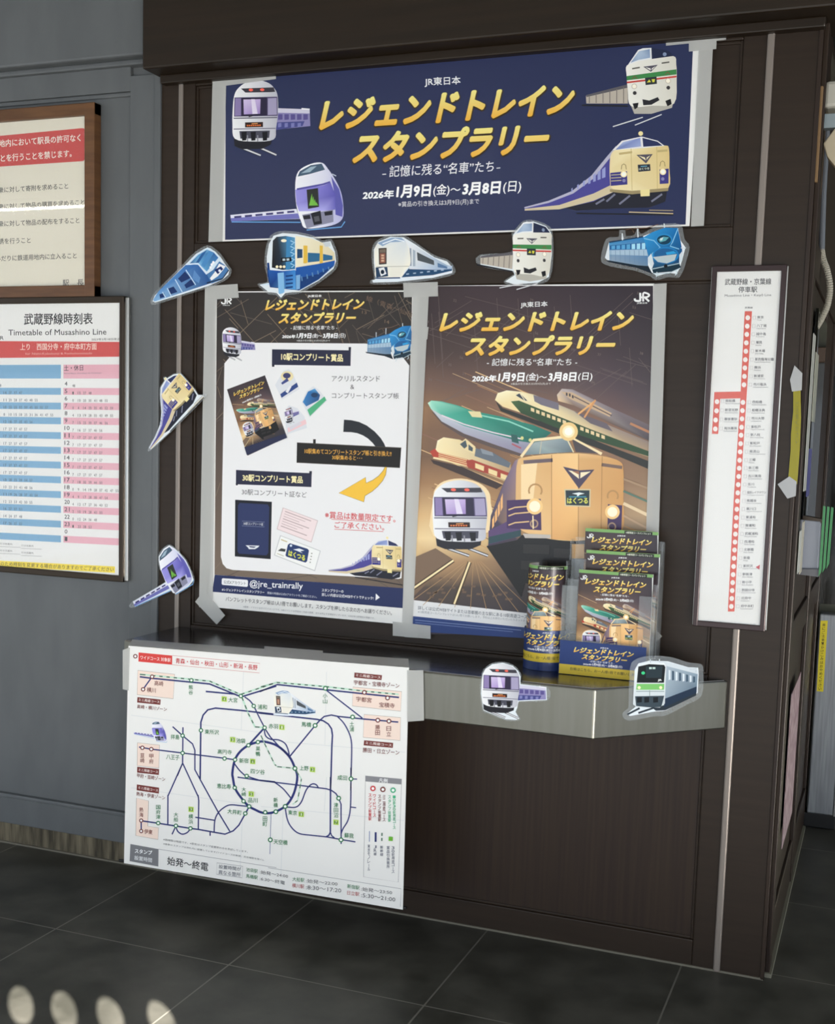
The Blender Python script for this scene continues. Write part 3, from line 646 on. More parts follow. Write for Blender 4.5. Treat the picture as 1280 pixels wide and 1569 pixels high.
def poster_trains(A):
    A.fr = R7
    A.poly([(716, 560), (740, 530), (792, 533), (1000, 632), (1180, 712), (1180, 790), (980, 700), (800, 612), (722, 590)], ['#d8c4b0', '#b8aaa8', '#94888c', '#7c7074', '#6c5e62', '#4c4448', '#574a4a', '#8a7468', '#e8c89c'])
    A.poly([(736, 545), (790, 548), (985, 650), (975, 668), (780, 580)], '#c9ac8c'); A.line([(800, 568), (985, 662)], 5, '#5a4c4c'); A.line([(1075, 700), (1180, 748)], 12, '#b8805c', 0)
    for x, y in ((760, 548), (775, 552), (790, 560)): A.poly([(x, y), (x + 8, y + 3), (x + 8, y + 18), (x, y + 15)], '#3c3840', 0)
    A.lv += 1
    A.poly([(415, 590), (450, 625), (600, 678), (800, 742), (1000, 822), (1180, 890), (1180, 930), (990, 850), (700, 740), (440, 640)], '#2a2a24')
    nose = [(412, 585), (425, 552), (470, 538), (540, 545), (600, 558), (730, 610), (900, 680), (1180, 795), (1180, 870), (1000, 808), (800, 732), (600, 668), (450, 618)]
    A.poly(nose, ['#f6e6b4', '#fbf0c8', '#fdf4d4', '#f4e4b6', '#e6d2a2', '#b8a894', '#a09084', '#8a7a70', '#b89a74', '#d8c090', '#ecd8a4', '#f2e0ac', '#f0d8a0'])
    A.poly([(600, 560), (724, 600), (726, 636), (640, 610), (606, 592)], '#77707c'); A.poly([(800, 640), (960, 700), (990, 740), (880, 700)], '#6a6068', 0)
    A.lv += 1
    A.poly([(490, 592), (530, 588), (700, 656), (900, 736), (1180, 842), (1180, 866), (900, 782), (700, 716), (540, 650)], ['#4a6a3c', '#3e5c36'] + ['#2e4a2c'] * 7)
    for k in range(12):
        x = 588 + k * 26 + (k > 6) * 60; y = 622 + (x - 588) * .385; A.poly([(x, y), (x + 17, y + 6), (x + 17, y + 23), (x, y + 17)], '#e8d0a0', 0)
    A.lv += 1
    A.poly([(508, 562), (532, 548), (562, 556), (592, 590), (560, 592)], '#f4e6bc'); A.poly([(514, 562), (534, 552), (572, 590), (556, 588)], '#39424c'); A.line([(534, 552), (560, 590)], 4, '#e8dcb8')
    for a, b, c in (((820, 655), (900, 592), '#e8b070'), ((850, 672), (905, 585), '#d89a64')): A.line([a, b], 9, c)
    # teal streamlined train
    A.poly([(100, 640), (180, 690), (330, 752), (550, 830), (540, 864), (400, 820), (250, 765), (150, 700)], '#5c4c48')
    A.poly([(95, 625), (180, 672), (330, 728), (640, 780), (640, 835), (545, 850), (400, 800), (260, 750), (150, 690)], ['#c8d0d0', '#c2c6d0', '#b6b8c8', '#9c9cb0', '#8a88a0', '#8c889c', '#9c98ac', '#a8a6b8', '#b8bcc8'])
    up = [(82, 600), (100, 588), (150, 592), (230, 612), (300, 638), (450, 668), (600, 708), (690, 745), (620, 800), (520, 785), (400, 752), (260, 712), (160, 665), (98, 628)]
    A.poly(up, ['#d8f0d8', '#9adcc4', '#4fb49c', '#3aa08a', '#2f947e', '#2b8c78', '#26806e', '#226e62', '#1f6458', '#267466', '#2f8a78', '#3a9c88', '#4fb09a', '#a8e0cc'])
    A.line([(150, 660), (260, 704), (400, 744), (540, 776)], 6, '#e6d6e0'); A.line([(340, 660), (480, 690), (600, 740)], 7, '#8fd4c0')
    A.poly([(280, 640), (340, 642), (350, 672), (300, 668)], '#e6d8a4')
    A.poly([(490, 752), (520, 758), (530, 800), (495, 790)], '#2c5c58'); A.line([(495, 800), (540, 822)], 8, '#b05a64')
    for x, y in ((545, 772), (585, 782)): A.ell(x, y, 8, 9, '#d8d890', 10)
    A.fr = R8
    # cream bonnet express with red bands
    A.poly([(96, 205), (250, 240), (450, 330), (420, 350), (220, 270), (110, 225)], '#3c2c26')
    A.poly([(120, 160), (130, 112), (160, 96), (240, 108), (320, 150), (490, 220), (490, 290), (460, 312), (330, 258), (200, 222), (108, 200)], ['#f8e8b8', '#fdf2d0', '#f6e4b4', '#e8d4a0', '#d8c090', '#b89a78', '#b89874', '#c8aa7c', '#e6cc96', '#f0d8a4', '#f4deb0'])
    A.poly([(92, 165), (118, 152), (130, 168), (280, 205), (290, 245), (160, 200), (108, 192)], '#b8402c')
    for k in range(4): A.line([(135, 172 + k * 9), (275, 208 + k * 9)], 4, '#f0d49c', 0)
    A.lv += 1
    A.poly([(270, 210), (300, 205), (480, 270), (470, 305), (280, 245)], '#a8402e')
    for x in (315, 380, 440): A.poly([(x, 222 + (x - 315) * .4), (x + 44, 238 + (x - 315) * .4), (x + 42, 262 + (x - 315) * .4), (x, 246 + (x - 315) * .4)], '#f0d8a0', 0)
    A.lv += 1
    A.poly([(232, 130), (268, 102), (316, 142), (312, 178), (262, 156)], '#e8d4a4'); A.poly([(240, 130), (268, 110), (276, 140), (262, 152)], '#46545c'); A.poly([(282, 130), (304, 148), (302, 166), (282, 158)], '#46545c', 0)
    A.lv += 1
    A.poly([(318, 150), (400, 170), (490, 222), (480, 246), (312, 188)], '#666e78'); A.poly([(340, 150), (400, 170), (405, 188), (350, 176)], '#8a929a')
    # rails and sleepers under the silver train
    A.poly([(5, 690), (120, 640), (200, 690), (10, 880)], '#7c6450')
    for k in range(9): A.line([(270 + k * 9, 705), (-20 + k * 78, 915 + k * 5)], 2.5, '#b8946a', 0)
    for k in range(24):
        rr = random.Random(k); x = rr.uniform(30, 500); y = rr.uniform(770, 890)
        if abs(x - 300) < 260: A.poly([(x, y), (x + 20, y + 2), (x + 16, y + 12), (x - 4, y + 10)], '#6e5848', 0)
    A.lv += 1
    for a, b in (((208, 700), (4, 842)), ((288, 708), (212, 914))): A.line([a, b], 20, '#4a3826', 0)
    A.lv += 1
    for a, b in (((208, 700), (4, 842)), ((288, 708), (212, 914))): A.line([a, b], 9, '#fbe6b4', 0)
    A.lv += 1
    halo = spline([(110, 400), (118, 350), (160, 312), (245, 298), (330, 318), (380, 360), (392, 420), (385, 560), (110, 580)], 3)
    A.poly(halo, '#f6dcae')
    dr_silver(A, affine([(240, 265), (130, 560), (325, 560)], [(245, 306), (130, 600), (365, 605)], R8), tail=False)
    A.fr = R8
    # big cream night express
    A.poly([(370, 630), (545, 575), (850, 600), (1040, 560), (1040, 800), (850, 830), (560, 812), (540, 880)], '#12100f')
    A.poly([(378, 630), (392, 480), (450, 330), (510, 210), (545, 192), (548, 570), (520, 600)], ['#3c3448', '#4a4258', '#5c5268', '#8a7488', '#d0b088', '#b08a60', '#463a48'])
    for k in range(4): A.poly([(398 + k * 14, 500 - k * 34), (408 + k * 14, 478 - k * 36), (408 + k * 14, 530 - k * 30), (398 + k * 14, 545 - k * 28)], '#f0b878', 0)
    A.lv += 1
    A.poly([(380, 555), (450, 520), (540, 470), (540, 580), (380, 622)], '#5a4470'); A.poly([(380, 585), (470, 565), (540, 550), (540, 580), (380, 620)], '#2c4850')
    body = spline([(515, 300), (522, 222), (548, 196), (690, 178), (820, 174), (940, 188), (1024, 214), (1042, 260), (1042, 400), (1036, 555), (930, 585), (820, 604), (690, 596), (560, 562), (518, 500)], 4)
    A.poly(body, [mixc('#f6cf94', '#d09a5c', min(1, abs(p[0] - 700) / 350)) for p in body])
    A.poly([(690, 182), (820, 176), (822, 604), (692, 596)], ['#f2c486', '#f6cc8e', '#efb872', '#e8b070']); A.poly([(540, 230), (620, 220), (600, 400), (540, 400)], '#fadcaa')
    A.line([(540, 192), (602, 110), (772, 92), (936, 178)], 14, '#f8e2b4')
    A.poly([(556, 184), (606, 120), (770, 98), (800, 168), (690, 174)], ['#6f8288', '#a8b4b4', '#8898a0', '#5c6c76', '#8ea0a2']); A.poly([(790, 104), (920, 176), (808, 168)], '#4c4448')
    A.line([(640, 118), (632, 178)], 4, '#c8c0a8', 0); A.line([(762, 98), (798, 170)], 6, '#e8d8b0')
    A.line([(552, 218), (695, 208)], 18, '#6c5c62', 0); A.line([(935, 230), (1036, 244)], 16, '#7a6258', 0)
    A.line([(690, 182), (690, 596)], 3, '#a87c4c', 0); A.line([(822, 178), (820, 604)], 3, '#a87c4c', 0); A.line([(938, 190), (932, 585)], 3, '#a87c4c')
    A.ell(773, 68, 46, 46, '#f2cf8c', 24); A.ell(773, 68, 30, 30, '#fdeec0', 24); A.ell(773, 68, 20, 20, '#fffdf0', 24)
    A.poly([(746, 240), (826, 258), (900, 254), (824, 348)], '#4c4258'); A.poly([(772, 258), (822, 266), (824, 300)], '#f8e8c4'); A.poly([(882, 264), (832, 268), (830, 298)], '#f8e8c4', 0); A.poly([(790, 262), (824, 262), (826, 280)], '#9c6a50')
    A.poly([(752, 350), (882, 350), (880, 438), (756, 434)], '#d8c8a0'); A.poly([(758, 356), (876, 356), (874, 432), (761, 428)], '#24343c')
    A.poly([(790, 372), (825, 366), (852, 372), (828, 378), (812, 392), (816, 378)], '#e8f0f0'); A.line([(775, 388), (860, 388)], 6, '#3c8ca0'); A.t('はくつる', 766, 422, 868, 422, 30, '#e0e060', .03)
    A.poly([(470, 405), (636, 398), (640, 552), (470, 542)], '#46305c'); A.poly([(966, 424), (1036, 430), (1032, 552), (964, 556)], '#46305c', 0)
    A.lv += 1
    for y in (440, 470, 515): A.line([(478, y + 12), (510, y), (580, y - 6)], 6, '#e8c088', 0)
    A.lv += 1
    for x, y, r in ((610, 358, 32), (990, 384, 26)): A.line([(x + r * math.cos(t), y + r * math.sin(t)) for t in [-3.6 + .42 * k for k in range(11)]], 8, '#b88c58', 0)
    A.lv += 1
    for x, y, r in ((607, 435, 40), (988, 462, 36)): A.ell(x, y, r, r, '#f8d08c', 20); A.ell(x, y, r * .68, r * .68, '#fff6d8', 20)
    for x, y in ((604, 520), (986, 535)): A.ell(x, y, 21, 22, '#b09078', 16); A.ell(x, y, 14, 15, '#4c3858', 16)
    A.line([(598, 480), (600, 545)], 6, '#fbe4b4')
    A.poly([(548, 568), (684, 574), (684, 592), (560, 590)], '#c4bcb4'); A.poly([(790, 620), (850, 620), (850, 690), (790, 690)], '#d8a868', 0)
    for q in ((550, 620, 680), (700, 640, 790), (540, 700, 670), (690, 720, 800)): A.poly([(q[0], q[1]), (q[2], q[1] + 4), (q[2], q[1] + 50), (q[0], q[1] + 44)], '#2a2725', 0)
    A.lv += 1
    for k in range(4): A.line([(1042, 300 + k * 60), (1160, 345 + k * 66)], 10 + 6 * (k == 2), ('#a88a6c', '#5c7868', '#e8cfa8', '#c0a080')[k], 0)
    A.lv += 1

# ------------------------------------------------------------------ the setting
S = Solid().box((-9, -9, -.1), (7, 3.2, 0)); struct(S.out('floor', M['floor']))
XL, XR = -2.283, -.242            # ends of the dark brown wall
s = Solid()
s.box((XL, .012, 0), (XR, .14, 3.4))
s.box((-2.199, 0, 0), (-2.157, .014, 2.66)).box((XL, 0, 0), (-2.199, .014, 2.66))
s.box((-.447, 0, 0), (XR, .014, 2.66), .004)
for z0, z1 in ((0, .082), (.72, .87), (1.975, 2.12), (2.612, 2.66)): s.box((-2.157, .0004, z0), (-.447, .014, z1), .003)
# thin beading inside the panels
for z0, z1 in ((.082, .72), (.87, 1.975), (2.12, 2.612)):
    for a, b in (((-2.157, z0), (-2.149, z1)), ((-.455, z0), (-.447, z1)), ((-2.149, z0), (-.455, z0 + .008)), ((-2.149, z1 - .008), (-.455, z1))):
        s.box((a[0], .006, a[1]), (b[0], .014, b[1]), .002)
struct(s.out('wall_back', M['brown']))
struct(Solid().box((-2.1485, .0085, .0905), (-.4555, .0125, .7115)).out('trim_6', M['brown_v']))
s = Solid().box((-2.216, -.007, 0), (-2.199, .002, 2.645), .004); struct(s.out('trim_1', M['strip']))
s = Solid().box((-.384, -.008, 0), (-.364, .002, 2.645), .005); struct(s.out('trim_2', M['strip']))
s = Solid().box((-.252, -.004, 0), (-.240, .004, 2.645), .002); struct(s.out('trim_3', M['brown_v']))
s = Solid().box((-2.290, -.10, 2.645), (.9, .15, 3.46), .006).box((-2.27, -.03, 2.618), (-.235, .002, 2.646), .004)
struct(s.out('trim_4', M['header']))
# grey wall to the left
s = Solid().box((-6.5, .014, .07), (XL, .16, 3.46))
s.box((-2.402, -.002, .075), (XL - .002, .016, 2.66), .003).box((-2.305, -.010, .075), (XL + .002, .004, 2.66), .004)
s.box((-6.5, -.002, .075), (-2.402, .016, .172), .003).box((-6.5, -.006, .170), (-2.402, .016, .186), .004)
s.box((-6.5, -.002, 2.612), (-2.40, .016, 2.70), .003).box((-6.5, .004, 2.598), (-2.402, .016, 2.612), .004)
s.box((-6.5, -.055, 2.705), (XL - .008, .016, 3.46), .008).box((-6.5, -.02, 2.688), (XL - .004, .016, 2.706), .005)
s.box((-3.85, -.002, .075), (-3.72, .016, 2.66), .003)
struct(s.out('wall_left', M['grey']))
struct(Solid().box((-6.5, .004, 0), (XL, .16, .078), .004).out('baseboard_left', M['concrete']))
struct(Solid().box((-6.5, -.004, 0), (XR, .006, .006)).out('baseboard_back', bsdf('pale_sealant', '#6c675a', .7)))
# side wall and what lies beyond the corner
s = Solid().box((-.40, .02, 0), (XR, 1.64, 3.1))
s.box((XR - .001, .03, 0), (XR + .014, .10, 2.66), .003).box((XR - .001, .82, 0), (XR + .014, .90, 2.1), .003).box((XR - .001, 1.52, 0), (XR + .012, 1.64, 2.66), .003)
for z0, z1 in ((0, .16), (.93, 1.02), (2.0, 2.1)): s.box((XR - .001, .10, z0), (XR + .010, 1.52, z1), .003)
struct(s.out('wall_right', M['brown_v']))
struct(Solid().box((-.40, 1.64, 0), (2.6, 1.78, 3.0)).out('wall_far', M['olive']))
struct(Solid().box((-.242, .15, 2.72), (2.6, 1.66, 2.80)).out('ceiling', bsdf('dark_soffit', '#14110d', .7)))
struct(Solid().box((XR, .02, 0), (XR + .02, 1.5, .012)).out('baseboard_right', bsdf('pale_joint', '#7c7868', .7)))
# unseen canopy and fascia added to block the sun; four holes shape its spots
s = Solid().box((-8, -5.6, 3.46), (6, .2, 3.6)); struct(s.out('sun_block_canopy', M['roof']))
s = Solid(); FY = -5.5; tn = math.tan(SUN_EL)
spots = [(-2.045, -.985), (-1.925, -.962), (-1.797, -.940), (-1.664, -.905)]      # where the sun falls on the floor
hs = [(x - SUN_AZ[0] * (y - FY) / SUN_AZ[1], (y - FY) / SUN_AZ[1] * tn) for x, y in spots]; z0, z1 = 2.14, 2.42
s.box((-8, FY - .004, 1.98), (6, FY, z0)).box((-8, FY - .004, z1), (6, FY, 3.5))
ed = [-8] + [v for x, _ in hs for v in (x - .053, x + .053)] + [6]
for a, b in zip(ed[0::2], ed[1::2]): s.box((a, FY - .004, z0), (b, FY, z1))
for x, zc in hs:
    n = 32; V = []; F = []
    for y in (FY - .004, FY):
        for j in range(n):
            k4, f4 = divmod(j, 8); f4 = f4 / 4 - 1                      # outer edge: a rectangle walked corner to corner
            ox, oz = ((1, f4), (-f4, 1), (-1, -f4), (f4, -1))[k4]; t = math.atan2(oz, ox)
            V.append((x + ox * .053, y, z0 if oz <= -1 else z1 if oz >= 1 else (z0 + z1) / 2 + oz * (z1 - z0) / 2)); V.append((x + .042 * math.cos(t), y, zc + .042 * math.sin(t)))
    N2 = 2 * n
    for j in range(n):
        k1 = (j + 1) % n
        F += [(2 * j, 2 * k1, 2 * k1 + 1, 2 * j + 1), (N2 + 2 * j, N2 + 2 * j + 1, N2 + 2 * k1 + 1, N2 + 2 * k1), (2 * j + 1, 2 * k1 + 1, N2 + 2 * k1 + 1, N2 + 2 * j + 1)]
    s.vf(V, F)
struct(s.out('sun_mask_fascia', M['roof']))

# unseen glowing tube added to mirror as a bright line in the notice cover
tl = thing('added_glow_tube', 'long fluorescent tube under the canopy edge behind the viewer', 'lamp', (-5.6, -5.33, 3.39))
Solid().box((-9, -5.37, 3.432), (-2.2, -5.29, 3.46)).out('housing', M['whitebox'], tl)
em = bsdf('lit_tube', '#ffffff'); em.node_tree.nodes['Principled BSDF'].inputs['Emission Color'].default_value = (1, .98, .92, 1); em.node_tree.nodes['Principled BSDF'].inputs['Emission Strength'].default_value = 24
Solid().tube([(-8.9, -5.33, 3.378), (-2.3, -5.33, 3.378)], .013, 10).out('tube', em, tl)

# ------------------------------------------------------------------ stainless counter
CT = .86; CYF = -.307
ct = thing('counter', 'stainless steel counter with a slanted right end fixed to the dark brown wall', 'counter', (-1.45, -.15, .72))
out_ = [(-2.205, 0), (-.388, 0), (-.703, CYF), (-2.205, CYF)]
Solid().prism([(x, y, .72) for x, y in out_], (0, 0, CT - .72 - .002), .004).out('apron', M['steel'], ct)
ins = [(-2.20, -.001), (-.398, -.001), (-.707, CYF + .006), (-2.20, CYF + .006)]
Solid().prism([(x, y, CT - .003) for x, y in ins], (0, 0, .003)).out('counter_top', M['steel_top'], ct)

# ------------------------------------------------------------------ notice board (framed, grey wall, top left)
LX = -3.45
N_ = frame(0, 100, 4.0)
nb = thing('notice_board', 'cream station notice with a red heading in a brown wooden frame', 'notice board', (-2.98, 0, 1.95))
nt_, nbm, nr = 2.580, 1.950, -2.524
bw = .040
for z_ in (nbm, nt_ - bw): Solid().box((LX, -.026, z_), (nr, .012, z_ + bw), .003).out('frame_rail', M['frame_brown'], nb)
for x_ in (LX, nr - bw): Solid().box((x_, -.0262, nbm), (x_ + bw, .012, nt_), .003).out('frame_stile', M['frame_brown'], nb)
nbs = Solid().box((LX + .02, -.012, nbm + .02), (nr - .02, .010, nt_ - .02)).out('backing_sheet', M['cream'], nb)
A = Art(wall_proj(-.0122)); A.fr = N_
A.poly([(-520, 478), (-400, 470), (505, 385), (516, 388), (521, 400), (519, 575), (514, 585), (504, 588), (-520, 655)], '#cc3b38'); A.flush('red_heading', nbs, label='red heading panel')
A.t('鉄道用地内において駅長の許可なく', -125, 512, 495, 466, 46, '#f0e6dc', .02); A.t('次のことを行うことを禁じます。', -118, 602, 440, 562, 46, '#f0e6dc', .02)
k = '#4a4742'
for tx, a, b, c, d in (('公衆に対して寄附を求めること', -42, 786, 418, 757, ), ('公衆に対して物品の購買を求めること', -42, 888, 518, 857), ('公衆に対して物品の配布をすること', -42, 992, 487, 968),
                       ('勧誘を行うこと', -42, 1098, 188, 1090), ('その他みだりに鉄道用地内に立入ること', -125, 1207, 470, 1184)): A.t(tx, a, b, c, d, 36, k, .008, up=0)
A.t('駅', 385, 1357, 424, 1355, 42, k, .008, up=0); A.t('長', 473, 1355, 514, 1353, 42, k, .008)
A.flush('lettering', nbs)
Solid().box((LX + bw, -.0165, nbm + bw), (nr - bw, -.0150, nt_ - bw)).out('acrylic_cover', glassy('clear_cover', '#ffffff', .1, .97, .015, 1.5), nb)

# ------------------------------------------------------------------ timetable board
T_ = frame(0, 450, 3.139)
tb = thing('timetable_board', 'framed station timetable with blue and pink rows on the grey wall', 'timetable', (-2.92, 0, .995))
tt, tbm, tr = 1.952, .998, -2.404
s = Solid()
s.box((LX, -.030, tt - .022), (tr, .012, tt), .003).box((LX, -.030, tbm), (tr, .012, tbm + .022), .003).box((LX, -.0302, tbm), (LX + .018, .012, tt), .003)
s.box((tr - .018, -.0302, tbm), (tr, .012, tt), .003)
s.out('frame', M['frame_dark'], tb)
Solid().box((tr - .004, -.022, tbm + .004), (tr + .014, -.012, tt - .004), .002).out('frame_edge', M['bright'], tb)
tbs = Solid().box((LX + .015, -.022, tbm + .015), (tr - .015, .010, tt - .015)).out('timetable_sheet', M['paper'], tb)
A = Art(wall_proj(-.0221)); A.fr = T_
k = '#3a3838'
A.t('武蔵野線時刻表', 115, 151, 446, 148, 56, '#2e2c2c', .02); A.t('Timetable of Musashino Line', 40, 201, 512, 197, 28, k, .008)
A.t('2023年3月18日改正', 440, 226, 578, 224, 12, k, .01); A.t('JR', -12, 228, 18, 227, 24, k, .01); A.flush('heading', tbs)
A.poly([(-900, 222), (587, 232), (587, 303), (-900, 318)], '#cf4440'); A.t('上り　西国分寺・府中本町方面', 97, 272, 465, 270, 33, '#f2d8cc', .012); A.t('for Nishi-Kokubunji & Fuchuhommachi', 122, 297, 443, 294, 13, '#eab0a8')
A.t('下り　南船橋・東京方面', -720, 274, -300, 273, 33, '#f2d8cc', .012)
A.flush('direction_band', tbs, label='red direction band')
sl = lambda y: -.004 + (y - 340) / 860 * .055
def band(x0, x1, y, h, col):
    A.poly([(x0, y + sl(y) * (x0 - 450)), (x1, y + sl(y) * (x1 - 450)), (x1, y + h + sl(y + h) * (x1 - 450)), (x0, y + h + sl(y + h) * (x0 - 450))], col, 0)
band(-900, 293, 341, 67, '#79aacc'); band(305, 588, 341, 67, '#e6adba')
rows = [4 + i for i in range(20)] + [0, 1]
for i, hr in enumerate(rows):
    yb = 443 + i * 35.86
    if hr % 2: band(-900, 293, yb - 25, 33, '#79aacc'); band(305, 588, yb - 25, 33, '#e6adba')
A.lv += 1; A.flush('row_bands', tbs)
A.t('土・休日', 308, 372, 400, 370, 28, k, .012); A.t('Saturdays, Sundays & Holidays', 308, 388, 488, 386, 8, '#6a6060')
mins = {4: '48', 5: '1 15 37 48', 6: '0 10 20 30 41 48 55', 7: '0 4 14 25 35 45 52 59', 8: '4 13 19 28 35 43 49 55', 9: '7 15 25 30 37 46 56', 10: '7 16 27 37 46 56', 17: '7 18 30 39 44 50', 18: '0 9 14 19 28 37 42 47 55',
        19: '4 9 17 28 38 47 54', 20: '4 12 17 27 36 43 52', 21: '2 10 19 28 43 50', 22: '0 12 24 36 48', 23: '1 23 38 53', 0: '', 1: ''}
lm = {4: '48', 5: '1 14 27 37 47', 6: '3 11 20 28 37 43 48 55', 7: '4 10 20 25 32 39 45 50 55 57', 8: '3 8 10 15 18 25 31 36 41 47 55', 9: '5 12 18 27 35 43 54', 17: '8 18 28 35 39 54 57', 18: '4 10 22 31 41 48 56', 19: '2 11 19 26 28 37 45 54', 20: '2 12 23 33 42 50 55', 21: '6 16 27 37 51', 22: '1 14 24 37 48', 23: '1 17 26 37 55', 0: '', 1: ''}
for i, hr in enumerate(rows):
    yb = 443 + i * 35.86
    A.t(str(hr), 310 if hr > 9 else 311, yb + sl(yb) * -140, 335 if hr > 9 else 324, yb + sl(yb) * -120, 20, k, .012, up=0)
    for j, mm in enumerate(mins.get(hr, '7 17 27 37 47 57').split()):
        x = 348 + j * 26; y = yb + 4 + sl(yb) * (x - 450) + 2; A.t(mm, x, y, x + (14 if len(mm) > 1 else 7), y, 13, '#55504e', .006, up=0)
    for j, mm in enumerate(lm.get(hr, '7 17 27 37 47 57').split()):
        x = -8 + j * 25; y = yb + 4 + sl(yb) * (x - 450) + 2; A.t(mm, x, y, x + (14 if len(mm) > 1 else 7), y, 13, '#4a5660', .006, up=0)
    for j, mm in enumerate(lm.get(hr, '7 17 27 37 47 57').split()[:4] if hr > 4 else ()):
        x = -520 + j * 26; y = yb + 4 + sl(yb) * (x - 450) + 2; A.t(mm, x, y, x + 14, y, 13, '#4a5660', .006, up=0)
A.lv += 1
for x, y in ((0, 1207), (102, 1216), (0, 1240), (102, 1250)):
    A.t('行き先案内', x, y, x + 58, y + 3, 10, '#6a6866', up=0); A.line([(x, y + 9), (x + 98, y + 13)], 2, '#a8a6a4', 0)
A.flush('times', tbs)
A.poly([(-900, 1230), (0, 1284), (553, 1312), (553, 1343), (0, 1312), (-900, 1258)], '#f0d83c')
A.t('工事等による臨時運転のため時刻を変更する場合がありますのでご了承ください', -210, 1296, 547, 1337, 20, '#5a4a1c', .01); A.flush('yellow_notice_strip', tbs, label='yellow strip with small print')
Solid().box((LX + .017, -.0275, tbm + .02), (tr - .017, -.0262, tt - .02)).out('glass_pane', glassy('clear_pane', '#ffffff', .1, .975, .03), tb)

# ------------------------------------------------------------------ wide navy banner
bn = thing('banner', 'wide navy banner with large gold katakana title above the two posters', 'banner', (-1.3, 0, 2.1))
sheet('sheet', [(342, 117.5), (1075, 50.5), (1057, 346.3), (341, 370)], -.004, .001, M['paper'], bn)
A = Art(wall_proj(-.0042))
A.poly([(346, 121.5), (1063, 56.5), (1051, 344), (345, 367.5)], '#30375a'); bns = A.flush('navy_print', bn, M['ink_gloss'], 'navy printed ground')
A.t('JR東日本', 651, 133.5, 706, 131, 14.5, '#f0f0f2', .02)
A.t('‐', 586, 268, 592, 267.6, 1.6, '#d8d8dc', .04, up=0); A.t('記憶に残る“名車”たち', 597, 271.5, 757, 263.3, 17.5, '#ececf0', .008, .12); A.t('‐', 761, 258.5, 767, 258, 1.6, '#d8d8dc', .04, up=0)
dates(A, [554, 605.5, 663.5, 690, 706.5, 770.5, 800], (306, 296), 20, 13.5); A.t('※賞品の引き換えは3月9日(月)まで', 610.6, 318.5, 734.5, 313.6, 9.5, '#dcdce2', .01)
A.flush('caption', bns)
A.lv = 6; title(A, 489, 201, 882, 174.5, 48, 540, 251.5, 843, 234.5, 48.5, '#3a2c14'); A.flush('title_lettering', bns, label='gold title lettering')
R1 = frame(320, 40, 3.2); R2 = frame(700, 30, 3.048)
for fn, fr, lb in ((dr_silver, R1, 'silver sleeper train picture, top left'), (dr_violet, R1, 'white and violet train picture, bottom left'), (dr_green_red, R2, 'white train picture with green and red bands, top right'), (dr_cream, R2, 'cream and blue train picture, bottom right')):
    A.lv = 6; fn(A, fr); A.fr = ident; A.flush('train_picture', bns, label=lb)

# ------------------------------------------------------------------ left information poster
B5 = frame(310, 430, 3.765); B6 = frame(310, 690, 3.765)
lp = thing('information_poster', 'left poster with white prize panel and dark title strip below the banner', 'poster', (-1.75, 0, .92))
sheet('sheet', [(328.8, 446.6), (641, 445), (630, 958), (321.5, 930)], -.0035, .001, M['paper'], lp)
A = Art(wall_proj(-.0037)); px = B5; q6 = lambda x, y: (310 + x / 3.765, 690 + y / 3.765)
TLp, TRp, BRp, BLp = (332.5, 448.2), (632, 447), (619.4, 901.5), (328.9, 880.5)
def lpq(u, v): return ((TLp[0] * (1 - u) + TRp[0] * u) * (1 - v) + (BLp[0] * (1 - u) + BRp[0] * u) * v, (TLp[1] * (1 - u) + TRp[1] * u) * (1 - v) + (BLp[1] * (1 - u) + BRp[1] * u) * v)
A.fr = lpq
A.grid([['#2c2826', '#332e2b', '#2a2725'], ['#342d29', '#3d3530', '#332c29'], ['#4e413a', '#564840', '#4c4039'], ['#66564b', '#68584c', '#62534a'], ['#77675a', '#786859', '#6e5f53']], [0, .5, 1], [0, .2, .45, .75, 1])
rnd = random.Random(9)
for k in range(150):
    u, v = rnd.random() ** 1, rnd.random() ** 1.6; a = rnd.choice([.3, .9, 2.3, 2.6, 1.3]); l = rnd.uniform(.05, .3)
    A.line([(u, v), (min(1, max(0, u + math.cos(a) * l)), min(1, max(0, v + math.sin(a) * l * .6)))], .0022, rnd.choice(['#5e534b', '#6d5d50', '#84725f']), 0)
A.lv += 1; A.fr = B5
A.t('線（青森～仙台', 945, 116, 1212, 214, 36, '#6f594a', 0); A.t('13', 922, 190, 948, 194, 18, '#7d6653'); A.t('14', 1052, 244, 1078, 250, 20, '#7d6653'); A.t('15', 1185, 292, 1205, 296, 16, '#7d6653')
ldp = A.flush('dark_print', lp, label='dark printed ground with fine lines')
A.fr = ident
pan = [B5(128, 478), B5(160, 440), B5(232, 398), B5(300, 358), B5(945, 363), B5(1060, 395), B5(1160, 445), B5(1195, 490), q6(1150, 738), q6(1130, 742), q6(175, 690), q6(140, 680), q6(118, 655), q6(108, 615)]
A.lv = 5; A.poly(pan, '#ecebec'); lwp = A.flush('white_panel', lp)
A.fr = B5; A.lv = 6
jr_logo(A, 112, 100, 58, 36); A.t('JR東日本', 118, 146, 160, 147, 8, '#e8e8e8', .02)
A.t('JR東日本', 608, 99, 690, 97, 17, '#f0f0f0', .03); A.t('- 記憶に残る“名車”たち -', 510, 284, 780, 283, 24, '#ececec', .012, .12)
dates(A, [458, 541, 634, 669, 693, 786, 828], (333, 333), 30, 21); A.t('※賞品の引き換えは3月9日(月)まで', 545, 353, 737, 353, 12, '#d8d8d8', .01)
A.flush('caption', ldp)
A.lv = 6; title(A, 363, 173, 936, 167, 64, 440, 249, 888, 246, 66); A.flush('title_lettering', ldp, label='gold title lettering')
A.fr = ident
